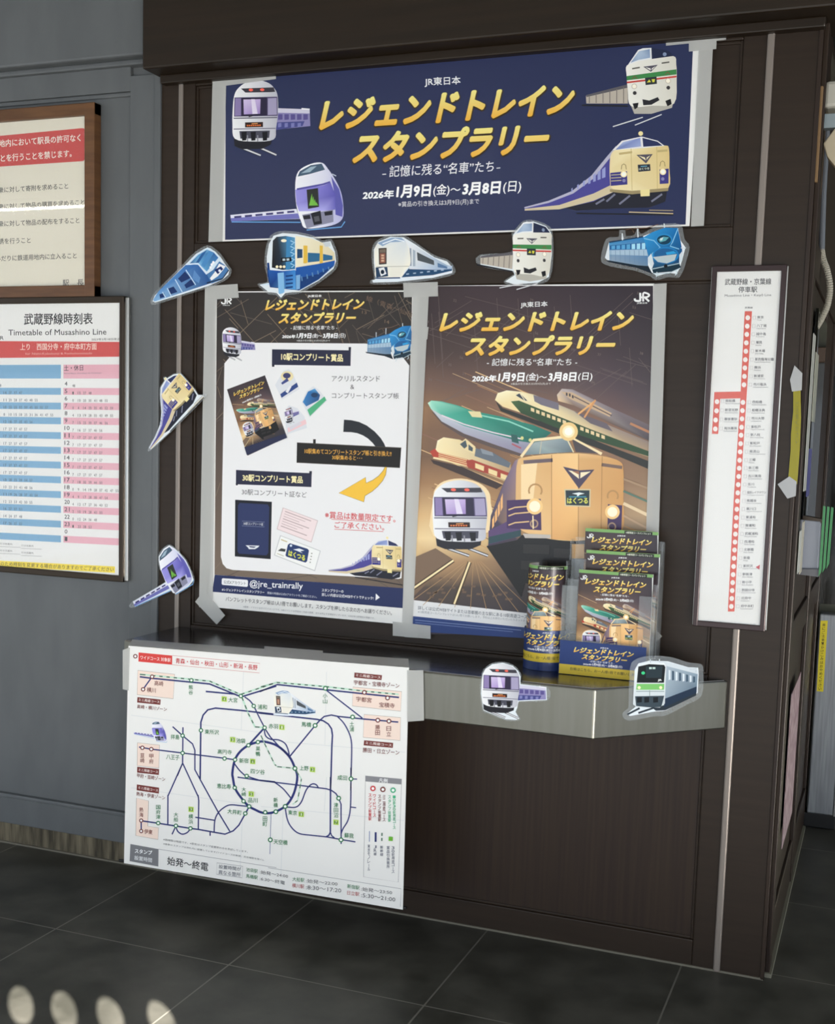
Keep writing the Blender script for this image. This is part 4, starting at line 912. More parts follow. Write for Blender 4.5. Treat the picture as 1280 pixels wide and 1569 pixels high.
for src, dst, fn, lb in (([(240, 265), (130, 560), (497, 490)], [B5(172, 270), B5(126, 412), B5(306, 400)], dr_silver, 'small silver train picture'),
                         ([(545, 240), (548, 402), (1195, 300)], [B5(955, 338), B5(952, 412), B5(1214, 345)], dr_loco, 'small blue locomotive picture'),
                         ([(860, 532), (318, 880), (990, 785)], [q6(1068, 505), q6(730, 692), q6(1150, 690)], dr_cream, 'small cream and blue train picture')):
    A.lv = 8; f = affine(src, dst)
    if fn is dr_cream: fn(A, f, False); A.line([(560, 905), (1000, 912)], 8, '#1a1b22')
    else: fn(A, f)
    A.fr = ident; A.flush('train_picture', lwp, label=lb)
A.lv = 7; A.fr = B5
def lab(q, tabs, txt, a, b, h, fr):
    A.fr = fr; A.poly(q, '#23243e')
    for t_ in tabs: A.poly(t_, '#1c1c30', 0)
    A.lv += 1; A.t(txt, *a, *b, h, '#1a1408', .05); A.t(txt, *a, *b, h, '#fbeeb8', .028)
lab([(403, 396), (858, 402), (856, 492), (402, 486)], [[(845, 383), (859, 383), (858, 404), (845, 404)], [(402, 484), (417, 484), (416, 497), (403, 497)]], '10駅コンプリート賞品', (455, 460), (812, 468), 44, B5)
A.flush('prize_heading', lwp); A.lv = 7
lab([(195, 113), (632, 132), (630, 212), (194, 196)], [[(618, 120), (633, 120), (632, 140), (618, 140)], [(193, 190), (206, 190), (205, 202), (194, 202)]], '30駅コンプリート賞品', (232, 178), (580, 191), 42, B6)
A.flush('prize_heading', lwp)
A.fr = B5; k = '#46464a'
A.t('アクリルスタンド', 748, 582, 1025, 582, 34, k); A.t('&', 855, 626, 877, 626, 26, k); A.t('コンプリートスタンプ帳', 748, 680, 1135, 682, 34, k)
A.fr = B6; A.t('30駅コンプリート証など', 228, 256, 603, 274, 34, k)
c = '#d24a4e'
A.t('※賞品は数量限定です。', 708, 392, 1115, 417, 42, c, .012); A.line([(745, 398), (1085, 419)], 3, c); A.t('ご了承ください。', 763, 448, 1050, 463, 38, c, .012); A.line([(763, 455), (1045, 469)], 3, c)
A.flush('panel_lettering', lwp)
# pictures of the prizes
mini = [B5(150, 625), B5(364, 541), B5(482, 925), B5(256, 1004)]
def mini_fr(x, y):
    p = W(x, y, 0); u = (p.x + 1.362) / .713; v = (1.972 - p.z) / 1.045
    a = (mini[0][0] * (1 - u) + mini[1][0] * u, mini[0][1] * (1 - u) + mini[1][1] * u); b = (mini[3][0] * (1 - u) + mini[2][0] * u, mini[3][1] * (1 - u) + mini[2][1] * u)
    return (a[0] * (1 - v) + b[0] * v, a[1] * (1 - v) + b[1] * v)
POSTER_TITLE = lambda A: title(A, 138, 253, 1094, 245, 99, 265, 371, 1004, 364, 101)
class Mini(Art):
    def P(s, u, v): return s.proj(*mini_fr(*s.fr(u, v)), s.lv * STEP)
B_ = Mini(wall_proj(-.0037), 8); poster_ground(B_, lines=False); poster_trains(B_); B_.fr = R7; POSTER_TITLE(B_); dates(B_, [295, 423, 563, 627, 668, 818, 892], (497, 494), 46, 34)
B_.fr = ident; B_.poly([(630, 905), (800, 920), (1000, 940), (1000, 975), (630, 965)], '#262a4a')
B_.flush('booklet_picture', lwp, label='tilted picture of the stamp booklet')
A.fr = B5; A.lv = 8
A.poly([(420, 602), (470, 520), (500, 511), (520, 530), (562, 625), (460, 686)], '#dcdee4'); A.poly([(450, 655), (546, 588), (554, 612), (458, 676)], '#2c4484'); A.poly([(480, 640), (505, 605), (515, 612), (494, 650)], '#e8e8ee')
A.ell(490, 552, 36, 30, '#e8d9a8'); A.ell(488, 548, 22, 16, '#3c3c6a'); A.poly([(455, 590), (490, 560), (500, 578), (462, 600)], '#3a4684')
A.poly([(575, 702), (600, 640), (640, 609), (668, 625), (722, 690), (620, 790)], '#dcdee4'); A.poly([(606, 745), (706, 668), (716, 690), (622, 782)], '#52b080'); A.poly([(580, 700), (610, 640), (650, 622), (680, 660), (672, 690), (600, 726)], ['#3a86c0', '#2a72b4', '#5aa4d8', '#1c4c80', '#2c5c90', '#3f74ac']); A.ell(648, 660, 20, 14, '#1a3a60')
A.poly([(470, 762), (500, 719), (548, 735), (590, 785), (605, 850), (490, 886)], '#dcdee4'); A.poly([(492, 850), (596, 800), (602, 826), (496, 876)], '#eec8cc'); A.poly([(500, 848), (560, 815), (575, 825), (510, 862)], '#d8d4dc')
dr_silver(A, affine([(240, 265), (130, 560), (497, 490)], [(495, 728), (485, 812), (560, 770)], B5))
A.fr = B5; A.flush('acrylic_stand_pictures', lwp, label='pictures of three small acrylic stands')
A.fr = ident; A.lv = 8; px_ = lambda L_: [B5(*p) for p in L_]
A.poly(px_([(818, 802), (860, 805), (905, 815), (950, 836), (995, 870), (1030, 908), (1050, 940), (1058, 960), (1000, 958), (985, 938), (958, 912), (928, 893), (895, 880), (860, 874), (814, 873)]), '#23262c'); A.flush('dark_arrow_arc', lwp, label='dark curved arrow tail')
A.poly([B5(640, 915), B5(655, 915), B5(655, 945), B5(640, 945)], '#1a1510', 0); A.poly([(455.2, 678), (615.2, 686), (613, 716.8), (454.6, 708.8)], '#191410')
A.line([(455.5, 678.4), (615, 686.2), (612.8, 716.6), (454.8, 708.6)], 1, '#4a4238', closed=True)
A.t('10駅集めてコンプリートスタンプ帳と引き換え!!', 467, 695, 600, 699.3, 8, '#f0b44a', .008); A.t('30駅集めると･･･', 509, 704.2, 555, 705.6, 7, '#f0b44a', .008); A.flush('exchange_box', lwp, label='black box with orange letters')
A.fr = B6; ar = [(790, 246), (942, 157), (945, 190), (985, 173), (1020, 148), (1045, 118), (1056, 97), (1064, 98), (1058, 140), (1040, 175), (1012, 208), (980, 236), (938, 262), (932, 297)]
A.poly(grow(ar, 2.5), '#6a5626'); A.poly(ar, '#f4c23e'); A.flush('yellow_arrow', lwp)
A.lv = 8
A.poly([(190, 285), (402, 297), (395, 628), (188, 612)], '#14151f'); A.poly([(206, 318), (216, 303), (378, 312), (387, 328), (381, 592), (370, 606), (212, 596), (203, 582)], '#27325e')
A.line([(230, 408), (360, 414), (358, 442), (230, 436)], 2, '#8088a8', closed=True); A.t('30駅コンプリート証', 238, 430, 352, 435, 16, '#d8dae2', .01)
A.poly([(250, 548), (330, 550), (322, 560), (304, 570), (270, 570), (262, 558)], '#e2e4ea'); A.poly([(268, 552), (312, 556), (300, 562), (276, 560)], '#27325e'); A.flush('certificate_picture', lwp, label='navy certificate folder picture')
A.poly([(465, 330), (668, 405), (630, 532), (430, 455)], '#c9b4b4'); A.poly([(468, 334), (664, 407), (628, 527), (434, 453)], '#f1dfe0')
for k_ in range(7): A.line([(478 - k_ * 4, 352 + k_ * 14), (478 - k_ * 4 + 150 - (k_ % 3) * 30, 352 + k_ * 14 + 56 - (k_ % 3) * 11)], 3 if k_ % 3 else 5, '#b8a0a2', 0)
A.lv += 1
A.poly([(450, 490), (683, 580), (650, 697), (415, 605)], '#b8b8bc'); A.poly([(453, 494), (679, 582), (648, 692), (419, 603)], '#f2f2f0'); A.poly([(455, 565), (482, 570), (478, 585), (436, 580)], '#3a3c3a'); A.line([(432, 595), (470, 610)], 4, '#b8b090'); A.line([(455, 515), (490, 528)], 6, '#c8b888')
A.poly([(506, 536), (608, 568), (616, 578), (605, 640), (596, 648), (488, 614), (480, 606), (494, 545)], '#20386a'); A.poly([(525, 572), (560, 566), (590, 578), (565, 582), (580, 594), (548, 580)], '#eef2f6')
A.t('はくつる', 496, 608, 592, 640, 36, '#dfe04c', .04); A.ell(512, 550, 7, 7, '#d8e4f0', 8)
for k_ in range(4): A.ell(632 - k_ * 3, 595 + k_ * 17, 4, 4, '#8a8a80', 8, 0)
A.lv += 1; A.flush('ticket_pictures', lwp, label='two tilted ticket pictures')
A.lv = 5
A.poly([(72, 718), (1166, 796), (1160, 911), (58, 816)], '#202c5a'); A.poly([(118, 738), (258, 747), (264, 753), (263, 783), (257, 788), (117, 776), (112, 770), (113, 743)], '#f0f0f2')
A.t('公式Xアカウント', 124, 769, 251, 778, 20, '#4a4a56', .01); A.t('@jre_trainrally', 273, 797, 580, 812, 50, '#f4f4f6', .012); A.t('#レジェンドトレインスタンプラリー', 113, 810, 358, 828, 16, '#f0f0f4', .02)
A.t('開催の時間は公式Xアカウントをご確認ください。', 376, 829, 661, 853, 14, '#d0d4e0', .01); A.t('スタンプラリーの', 690, 815, 815, 823, 18, '#f0f0f4', .02); A.t('詳しい内容は公式WEBサイトでチェック!', 690, 841, 988, 863, 19, '#f0f0f4', .02)
A.poly([(1002, 826), (1025, 849), (1000, 866)], '#f4f4f6'); A.flush('account_band', lp, label='navy strip with white letters')
A.t('パンフレットやスタンプ帳は1人1冊でお願いします。スタンプを押したら次の方へお譲りください。', 135, 870, 1094, 952, 27, '#33333a', .004); A.t('※画像・イラストはすべてイメージです。※本イベントは予告なく内容の変更、または中止する場合がございます。※2025年12月現在の情報です。', 236, 907, 995, 974, 11, '#8a8a90')
A.flush('request_lettering', lp)

# ------------------------------------------------------------------ right campaign poster
rp = thing('campaign_poster', 'right poster of many speeding trains around a big cream express', 'poster', (-1.0, 0, .92))
sheet('sheet', [(634, 438), (1003, 434.5), (988.5, 985), (630.5, 968)], -.0025, .001, M['paper'], rp)
A = Art(wall_proj(-.0027)); poster_ground(A); A.fr = ident; rps = A.flush('printed_ground', rp, M['ink_gloss'], 'brown ground with light streaks')
A.lv = 5; poster_trains(A); A.fr = ident; A.flush('train_picture', rps, M['ink_gloss'])
A.lv = 8; A.fr = R7
A.t('JR東日本', 538, 136, 670, 131, 31, '#f0f0f0', .02); A.t('- 記憶に残る“名車”たち -', 372, 418, 816, 416, 36, '#f0f0f0', .008, .12)
dates(A, [295, 423, 563, 627, 668, 818, 892], (497, 494), 46, 34); A.t('※賞品の引き換えは3月9日(月)まで', 490, 513, 686, 512, 12, '#d8d0c8', .01)
A.flush('caption', rps, M['ink_gloss'])
jr_logo(A, 1098, 60, 74, 44); A.t('JR東日本', 1108, 116, 1160, 115, 10, '#e8e8e8', .02); A.flush('logo', rps, M['ink_gloss'])
A.lv = 10; POSTER_TITLE(A); A.flush('title_lettering', rps, M['ink_gloss'], 'gold title lettering')
A.lv = 5; A.fr = R8
A.poly([(2, 893), (556, 957), (1160, 1010), (1160, 1075), (556, 1030), (2, 974)], '#e9e9ea')
A.t('詳しくは公式WEBサイトまたは首都圏の主な駅にある10駅周遊コースパンフレットをご確認ください。', 34, 941, 820, 1008, 19, '#3c4a5a', .008)
A.t('※10駅周遊コースパンフレットは1人1冊でお願いします。予約以上お持ちいただいたりネットオークションなどへの出品はご遠慮ください。', 34, 958, 800, 1022, 13, '#8a9098')
A.poly([(1, 972), (556, 1028), (1150, 1072), (1145, 1100), (540, 1080), (1, 1047)], '#27407c'); A.line([(20, 992), (540, 1042)], 2.5, '#8a9cc4'); A.line([(20, 1004), (500, 1050)], 2.5, '#7486b4')
A.flush('foot_band', rp, label='white and blue strip of small print')

# ------------------------------------------------------------------ route map hanging from the counter front
MY = CYF - .004
mp_ = thing('route_map', 'large white paper rail route map hanging over the front of the counter', 'map', (-1.72, MY, .14))
sheet('sheet', [(197, 989.5), (627, 1023), (617.5, 1394), (190, 1322.5)], MY, .0006, M['paper'], mp_)
A = Art(wall_proj(MY - .0002))
M3 = frame(190, 970, 5.565); M4 = frame(400, 990, 5.565); M5 = frame(190, 1180, 5.565); M6 = frame(400, 1180, 5.565)
NV, GR, RB, RD = '#252f70', '#1f7444', '#73302c', '#c42c34'
for fr, a, b in ((M3, (1020, 330), (1000, 830)), (M5, (1010, 400), (990, 900)), (M3, (60, 700), (1180, 850)), (M4, (0, 800), (1230, 905)), (M4, (560, 220), (545, 840)), (M6, (560, 60), (540, 350)), (M6, (190, 330), (170, 900)), (M5, (60, 150), (1100, 300)), (M6, (0, 310), (1220, 430))):
    A.fr = fr; A.line([a, b], 5, '#dcdedf', 0)
A.lv += 1; A.fr = ident; A.flush('fold_creases', mp_)
def boxed(fr, q, fill, edge, wd=3):
    A.lv = 2; A.fr = fr; A.poly(q, fill, 0); A.lv += 1; A.line(q, wd, edge, closed=True); A.fr = ident; A.flush('zone_box', mp_)
PK = '#f2dccf'
boxed(M3, [(118, 318), (433, 352), (420, 560), (112, 525)], PK, '#8a807a'); boxed(M3, [(115, 935), (303, 955), (298, 1150), (112, 1130)], PK, '#8a807a')
boxed(M4, [(785, 348), (1200, 388), (1192, 555), (780, 510)], PK, '#8a807a'); boxed(M4, [(880, 582), (1192, 610), (1188, 805), (872, 778)], PK, '#8a807a')
boxed(M5, [(107, 238), (210, 262), (203, 478), (295, 492), (290, 592), (100, 558)], PK, '#8a807a')
A.fr = M3; A.poly([(125, 165), (412, 192), (410, 270), (123, 243)], '#d5423e'); A.line([(412, 191), (1158, 258), (1155, 340), (410, 270)], 3, '#c8605a', closed=True)
A.fr = ident; A.flush('heading_box', mp_)
A.lv = 5
def route(fr, pts, wd=11, col=NV, sm=False):
    A.fr = fr; A.line(spline(pts, 6, False) if sm else pts, wd * 1.22, col, 0)
def shink(fr, pts):
    A.fr = fr; A.line(pts, 15, '#bfe0cc', 0); A.lv += 1; A.dash(pts, 9, '#3c5a4a', 26, 30); A.lv -= 2
shink(M3, [(135, 352), (240, 362), (730, 410), (998, 525)]); route(M3, [(135, 373), (240, 386), (730, 434), (995, 542)])
route(M3, [(698, 498), (950, 521)]); route(M3, [(240, 372), (163, 480)], 9)
shink(M3, [(1000, 522), (1305, 420)]); shink(M4, [(0, 348), (135, 310), (550, 345), (880, 384), (1176, 412)]); route(M3, [(1008, 542), (1300, 452)]); route(M4, [(-10, 388), (140, 328), (550, 372), (1178, 438)])
shink(M3, [(1005, 545), (1060, 685), (1118, 800), (1200, 806)])
route(M3, [(1030, 545), (1075, 578), (1107, 622), (1140, 690), (1170, 750), (1200, 806)], 9, sm=True)
route(M3, [(1300, 694), (1000, 660), (780, 640), (715, 655), (675, 700), (656, 760), (655, 830), (650, 1240), (650, 1245)], sm=False)
route(M4, [(-20, 570), (480, 625), (530, 636), (575, 665), (602, 705), (610, 760), (605, 850), (598, 1100), (592, 1240)])
route(M6, [(594, 60), (592, 530), (580, 555), (555, 570)], 11); route(M6, [(592, 530), (604, 560), (628, 578)], 9)
route(M3, [(415, 798), (500, 875), (585, 945), (605, 1000), (605, 1165), (650, 1248)], 9); route(M3, [(503, 803), (500, 1110), (455, 1218), (485, 1150)][:3], 9)
route(M5, [(560, -210), (375, 212), (374, 462)][1:], 9); route(M3, [(498, 1115), (376, 1388)], 9); route(M3, [(502, 1112), (632, 1392)], 9); route(M5, [(632, 212), (638, 262), (634, 505)], 9)
route(M5, [(649, 30), (650, 80), (805, 360), (903, 522)], 9)
route(M3, [(128, 972), (233, 990), (500, 1023), (860, 1068), (945, 1080)], 9)
# the loop line, thick
loop = [(930 / 5.565 + 190, 1180 + 70 / 5.565), (925 / 5.565 + 190, 970 + 1190 / 5.565), (945 / 5.565 + 190, 970 + 1085 / 5.565), (990 / 5.565 + 190, 970 + 1012 / 5.565), (1062 / 5.565 + 190, 970 + 957 / 5.565), (1143 / 5.565 + 190, 970 + 930 / 5.565), (400 + 30 / 5.565, 990 + 815 / 5.565), (400 + 140 / 5.565, 990 + 850 / 5.565), (400 + 240 / 5.565, 990 + 940 / 5.565),
        (400 + 290 / 5.565, 990 + 1040 / 5.565), (400 + 310 / 5.565, 1180 + 60 / 5.565), (400 + 290 / 5.565, 1180 + 170 / 5.565), (400 + 255 / 5.565, 1180 + 250 / 5.565), (400 + 205 / 5.565, 1180 + 310 / 5.565), (400 + 130 / 5.565, 1180 + 352 / 5.565), (400 + 60 / 5.565, 1180 + 368 / 5.565), (400 + 0 / 5.565, 1180 + 360 / 5.565), (190 + 1120 / 5.565, 1180 + 338 / 5.565), (190 + 1068 / 5.565, 1180 + 310 / 5.565), (190 + 1015 / 5.565, 1180 + 255 / 5.565), (190 + 950 / 5.565, 1180 + 160 / 5.565)]
A.fr = ident; A.line(spline(loop, 4), 3.6, NV, 0, closed=True)
route(M3, [(1200, 806), (1062, 957)], 13)
route(M4, [(30, 697), (80, 775), (150, 850), (242, 942)], 9); route(M4, [(28, 705), (40, 765), (85, 795), (150, 800), (205, 830), (232, 885), (242, 940)], 9, sm=True)
A.fr = M4; A.line([(0, 762), (30, 830), (118, 1010), (140, 1028), (285, 1042)], 12, '#c4ddcc', 0); A.lv += 1; A.dash([(0, 762), (30, 830), (118, 1010), (140, 1028), (285, 1042)], 9, '#4c6a5a', 34, 30); A.lv -= 2
q = [(300, 5), (345, 75), (338, 120), (312, 260), (270, 292)]; A.fr = M6; A.line(q, 12, '#c4ddcc', 0); A.lv += 1; A.dash(q, 9, '#4c6a5a', 30, 30); A.lv -= 2
route(M4, [(560, 378), (865, 614)], 9); route(M4, [(1172, 648), (880, 622), (660, 600), (600, 588), (540, 600), (500, 635), (462, 677), (245, 942)], 10)
route(M4, [(652, 600), (705, 655), (748, 732), (770, 805), (774, 900), (768, 1132), (766, 1230)], 9, sm=True); route(M6, [(768, -20), (765, 290), (745, 420), (700, 500), (683, 545)], 9, sm=True); route(M6, [(768, 75), (820, 77)], 8); route(M6, [(765, 315), (812, 321)], 8)
route(M6, [(-200, 60), (0, 90), (300, 126), (390, 138), (560, 160), (600, 172), (640, 200), (663, 240), (683, 290), (684, 630)], 9); route(M6, [(120, 106), (190, 160), (255, 238)], 9, sm=True)
route(M3, [(940, 1110), (985, 1170), (1047, 1215 + 12)], 9, sm=True); route(M5, [(1047, 52), (1150, 85), (1290, 100)], 9)
route(M6, [(205, 310), (225, 420), (262, 490), (325, 540), (430, 556), (560, 570), (683, 592), (806, 612)], 9, sm=True)
route(M6, [(225, 316), (300, 315), (345, 270), (380, 182), (408, 140), (440, 118), (472, 125), (490, 152)], 9, sm=True)
route(M6, [(86, 372), (76, 716)], 4, '#5a6898')
route(M5, [(1068, 310), (1000, 304), (905, 297), (845, 325), (800, 370), (775, 430), (769, 526)], 9, sm=True)
route(M5, [(1068, 310), (1035, 372), (980, 470), (932, 518), (862, 546), (770, 530), (635, 506), (567, 497), (443, 477), (290, 453), (147, 432)], 10)
route(M5, [(147, 430), (147, 520)], 9); route(M5, [(608, 402), (772, 428)], 9); route(M5, [(735, 525), (735, 560)], 9); route(M5, [(443, 478), (458, 520), (496, 546), (540, 532), (567, 498)], 9, sm=True); route(M5, [(438, 488), (410, 548)], 9)
A.lv += 3; A.fr = ident; A.flush('railway_lines', mp_)
def st(fr, pts, col=GR, r=21):
    A.fr = fr
    for x, y in pts: A.ring(x, y, r, col)
st(M3, [(97, 198), (240, 372), (163, 480), (157, 978), (233, 990)], RB, 19); st(M4, [(882, 395), (1080, 442), (997, 632), (1092, 640)], RB); st(M5, [(147, 430), (147, 520)], RB, 18)
st(M3, [(575, 403), (997, 537), (1107, 622), (657, 830), (500, 875), (500, 1023), (858, 1070), (948, 1080), (1062, 957), (1143, 930), (1200, 807)], GR, 19)
st(M4, [(550, 360), (782, 605), (462, 677), (768, 1132), (290, 1043)]); st(M5, [(1047, 50), (945, 150), (1020, 265), (1068, 310), (1035, 370), (292, 452), (443, 475), (567, 497), (1205, 360)], GR, 19); st(M6, [(207, 310), (127, 355), (663, 240), (683, 595), (80, 595)])
st(M6, [(955, 157)], RD, 23); st(M6, [(1040, 165)], RB, 23); st(M6, [(1127, 172)], '#3fae7c', 23)
A.fr = ident; A.flush('station_rings', mp_)
def mk(fr, x, y, n):
    A.fr = fr; A.poly([(x - 22, y - 24), (x + 22, y - 20), (x + 22, y + 24), (x - 22, y + 20)], '#b4d458'); A.poly([(x - 14, y - 14), (x + 14, y - 12), (x + 14, y + 14), (x - 14, y + 12)], '#4e7c34'); A.t(n, x - 6, y + 12, x + 7, y + 13, 24, '#e8f4c8', .03); A.lv -= 3
for a in ((M3, 855, 563, '4'), (M3, 927, 910, '3'), (M3, 1098, 1095, '6'), (M4, 178, 692, '1'), (M4, 440, 1053, '3'), (M5, 1085, 205, '5'), (M5, 572, 335, '9'), (M6, 343, 377, '8'), (M6, 640, 445, '7')): mk(*a)
A.fr = M6; A.poly([(1090, 568), (1126, 570), (1124, 605), (1088, 603)], '#6cb438')
A.fr = ident; A.flush('number_marks', mp_); A.lv = 6
def lbl(fr, q, a, b):
    A.lv = 6; A.fr = fr; A.poly(q, RB); A.t('ミニ周遊コース', *a, *b, 24, '#f4e8e4', .012); A.fr = ident; A.flush('course_plate', mp_)
lbl(M3, [(115, 546), (313, 567), (310, 612), (112, 592)], (125, 580), (303, 600)); lbl(M3, [(113, 1140), (300, 1160), (298, 1210), (112, 1190)], (124, 1177), (290, 1197))
lbl(M5, [(110, 122), (300, 150), (298, 200), (108, 172)], (122, 160), (290, 186)); lbl(M4, [(798, 225), (1033, 248), (1028, 290), (795, 268)], (810, 258), (1020, 280)); lbl(M4, [(880, 803), (1128, 825), (1125, 868), (876, 846)], (892, 836), (1115, 858))
A.fr = M6; A.poly([(892, 48), (1200, 76), (1198, 122), (890, 96)], '#85858a'); A.line([(892, 48), (1200, 76), (1172, 955), (875, 910)], 3, '#8a8a8e', closed=True); A.t('凡例', 1005, 104, 1080, 110, 36, '#f2f2f2', .02); A.fr = ident; A.flush('legend_box', mp_)
A.fr = M5; A.poly([(55, 630), (295, 674), (293, 822), (48, 776)], '#77787c'); A.line([(295, 674), (1300, 832)], 4, '#a0a0a4'); A.fr = M6; A.line([(60, 832), (1196, 1012), (1190, 1165)], 4, '#a0a0a4')
A.fr = M5; A.line([(793, 790), (1013, 820), (1008, 918), (790, 888)], 4, '#a0a0a4', closed=True)
A.fr = ident; A.flush('hours_box', mp_)
def tx(fr, s_, x0, y0, x1, y1, h, col=GR, b=.014): A.fr = fr; A.t(s_, x0, y0, x1, y1, h, col, b, up=0)
def tv(fr, s_, x, y0, y1, w_, col=GR): A.fr = fr; A.vt(s_, x, y0, y1, w_, col, .012)
A.lv = 20
tx(M3, 'ワイドコース 対象駅', 140, 224, 398, 248, 34, '#f6e4e0', .014); tx(M3, '青森・仙台・秋田・山形・新潟・長野', 440, 258, 1138, 318, 46, RD, .012)
tx(M3, '高崎', 258, 447, 335, 454, 42, RB, .012); tx(M3, '横川', 195, 503, 270, 510, 42, RB, .012); tx(M3, '大宮', 890, 590, 968, 594, 42); tx(M3, '浦和', 1140, 650, 1220, 653, 42); tx(M3, '東所沢', 688, 860, 810, 867, 40); tx(M3, '拝島', 398, 905, 472, 909, 42); tx(M3, '八王子', 360, 1076, 472, 1085, 42)
tx(M3, '高円寺', 798, 1030, 920, 1037, 40); tx(M3, '新宿', 983, 1108, 1062, 1110, 42); tx(M3, '池袋', 957, 937, 1035, 942, 42); tx(M3, '四ツ谷', 1080, 1198, 1200, 1208, 42)
tx(M3, '高崎・横川ゾーン', 112, 642, 365, 668, 34, RB); tx(M5, '甲府・韮崎ゾーン', 110, 62, 350, 97, 36, RB); tx(M5, '熱海・伊東ゾーン', 105, 218, 350, 255, 36, RB)
tv(M3, '熊谷', 570, 440, 528, 36); tv(M3, '韮崎', 157, 1020, 1108, 36, RB); tv(M3, '甲府', 233, 1028, 1116, 36, RB); tv(M3, '巣鴨', 1143, 962, 1052, 38)
tx(M4, '宇都宮', 812, 471, 943, 484, 42, RB, .012); tx(M4, '宝積寺', 1008, 520, 1140, 530, 42, RB, .012); tx(M4, '宇都宮・宝積寺ゾーン', 792, 330, 1180, 360, 42, RB); tx(M4, '勝田・日立ゾーン', 868, 905, 1180, 930, 42, RB); tx(M4, '赤羽', 65, 703, 145, 706, 42); tx(M4, '馬橋', 345, 687, 428, 692, 42); tx(M4, '成田', 652, 1141, 735, 1146, 42); tx(M4, '上野', 330, 1060, 405, 1063, 40)
tv(M4, '小山', 547, 400, 492, 38); tv(M4, '土浦', 775, 640, 732, 38); tv(M4, '勝田', 995, 668, 762, 40, RB); tv(M4, '日立', 1090, 680, 772, 40, RB)
tx(M5, '恵比寿', 793, 155, 912, 163, 42); tx(M5, '品川', 1058, 276, 1140, 280, 40); tx(M5, '大井町', 882, 370, 1003, 386, 42); tx(M5, '伊東', 172, 543, 242, 551, 42, RB, .012); tv(M5, '大崎', 1022, 145, 226, 38); tv(M5, '国府津', 292, 295, 420, 38); tv(M5, '大船', 443, 358, 442, 38); tv(M5, '横浜', 570, 372, 462, 38); tv(M5, '熱海', 148, 315, 402, 34, RB)
tx(M6, '東京', 232, 380, 307, 387, 40); tx(M6, '蘇我', 710, 575, 790, 583, 42); tx(M6, '天空橋', 108, 630, 226, 640, 42); tv(M6, '新橋', 125, 232, 320, 36); tv(M6, '田町', 34, 392, 482, 38); tv(M6, '津田沼', 640, 275, 408, 38)
tv(M6, 'スタンプ設置駅', 930, 198, 432, 26, RD); tv(M6, 'ワイドコース', 968, 205, 402, 24, RD); tv(M6, 'スタンプ設置駅', 1012, 208, 440, 26, RB); tv(M6, 'ミニ周遊コース', 1050, 210, 440, 24, RB); tv(M6, 'スタンプ設置駅', 1097, 214, 444, 26, '#3fae7c'); tv(M6, '10駅30駅周遊コース', 1137, 215, 505, 24, '#3fae7c')
route(M6, [(926, 520), (925, 610)], 5, '#7c8cb8'); route(M6, [(979, 530), (978, 612)], 13); A.fr = M6; A.dash([(1033, 535), (1030, 620)], 12, '#5c7c6c', 20, 12); A.lv -= 1
tv(M6, '東京モノレール', 920, 632, 860, 22, '#6c7080'); tv(M6, 'JR線', 974, 640, 730, 24, '#6c7080'); tv(M6, '新幹線', 1030, 642, 735, 26, '#6c7080'); tv(M6, '賞品引換箇所', 1085, 645, 838, 26, '#6c7080'); tv(M6, '30駅周遊コース', 1127, 648, 880, 24, '#6c7080')
A.lv = 20
tx(M5, '※路線図は略図です。※駅名はスタンプ設置駅のみを表記しています。', 335, 600, 1055, 706, 18, '#5c6064', 0); tx(M5, '※各駅のスタンプは改札内に設置しています(ワイドコース対象駅、天空橋駅を除く)。', 335, 638, 1195, 776, 18, '#5c6064', 0)
tx(M5, 'スタンプ', 92, 706, 240, 724, 38, '#eceef0', .03); tx(M5, '設置時間', 88, 764, 238, 788, 38, '#d8dadc', .02); tx(M5, '始発〜終電', 368, 808, 717, 864, 74, '#26282c', .012)
tx(M5, '設置時間が', 808, 838, 998, 862, 34, '#6c7078'); tx(M5, '異なる箇所', 806, 886, 994, 912, 36, '#6c7078')
dk = '#4a4c52'
for fr, s1, a, s2, b, h, c in ((M5, '池袋駅', (1042, 864, 1140, 880), ':始発〜24:00', (1158, 884, 1398, 922), 36, GR), (M5, '馬橋駅', (1040, 918, 1140, 934), ':6:30〜終電', (1158, 940, 1372, 978), 36, GR),
                               (M6, '大船駅', (268, 946, 370, 957), ':始発〜22:00', (384, 960, 652, 988), 38, GR), (M6, '横川駅', (265, 1000, 368, 1012), ':8:30〜17:20', (384, 1015, 684, 1045), 38, '#a83a3c'),
                               (M6, '新宿駅', (735, 1006, 840, 1022), ':始発〜23:50', (855, 1030, 1118, 1062), 38, GR), (M6, '日立駅', (735, 1062, 838, 1076), ':5:30〜21:00', (855, 1082, 1145, 1122), 38, '#a83a3c')):
    tx(fr, s1, *a, h * .95, c, .006); tx(fr, s2, *b, h * .9, dk, .004)
A.lv += 1; A.fr = ident; A.flush('lettering', mp_)
A.lv = 8; dr_violet(A, affine([(500, 675), (108, 940), (655, 950)], [(270, 752), (85, 850), (362, 915)], M3)); A.fr = ident; A.flush('train_picture', mp_, label='small white and violet train picture')
A.lv = 8; dr_white(A, affine([(235, 142), (592, 345), (110, 395)], [(205, 382), (466, 566), (122, 566)], M4)); A.fr = ident; A.flush('train_picture', mp_, label='small white tapering train picture')

rod = [tuple(W(*q, MY + .006)) for q in ((183, 1318), (623, 1391))]
tag(Solid().tube(rod, .0045, 8).out('hanging_rod', M['black']), 'thin black rod along the lower edge behind the map', 'rod')

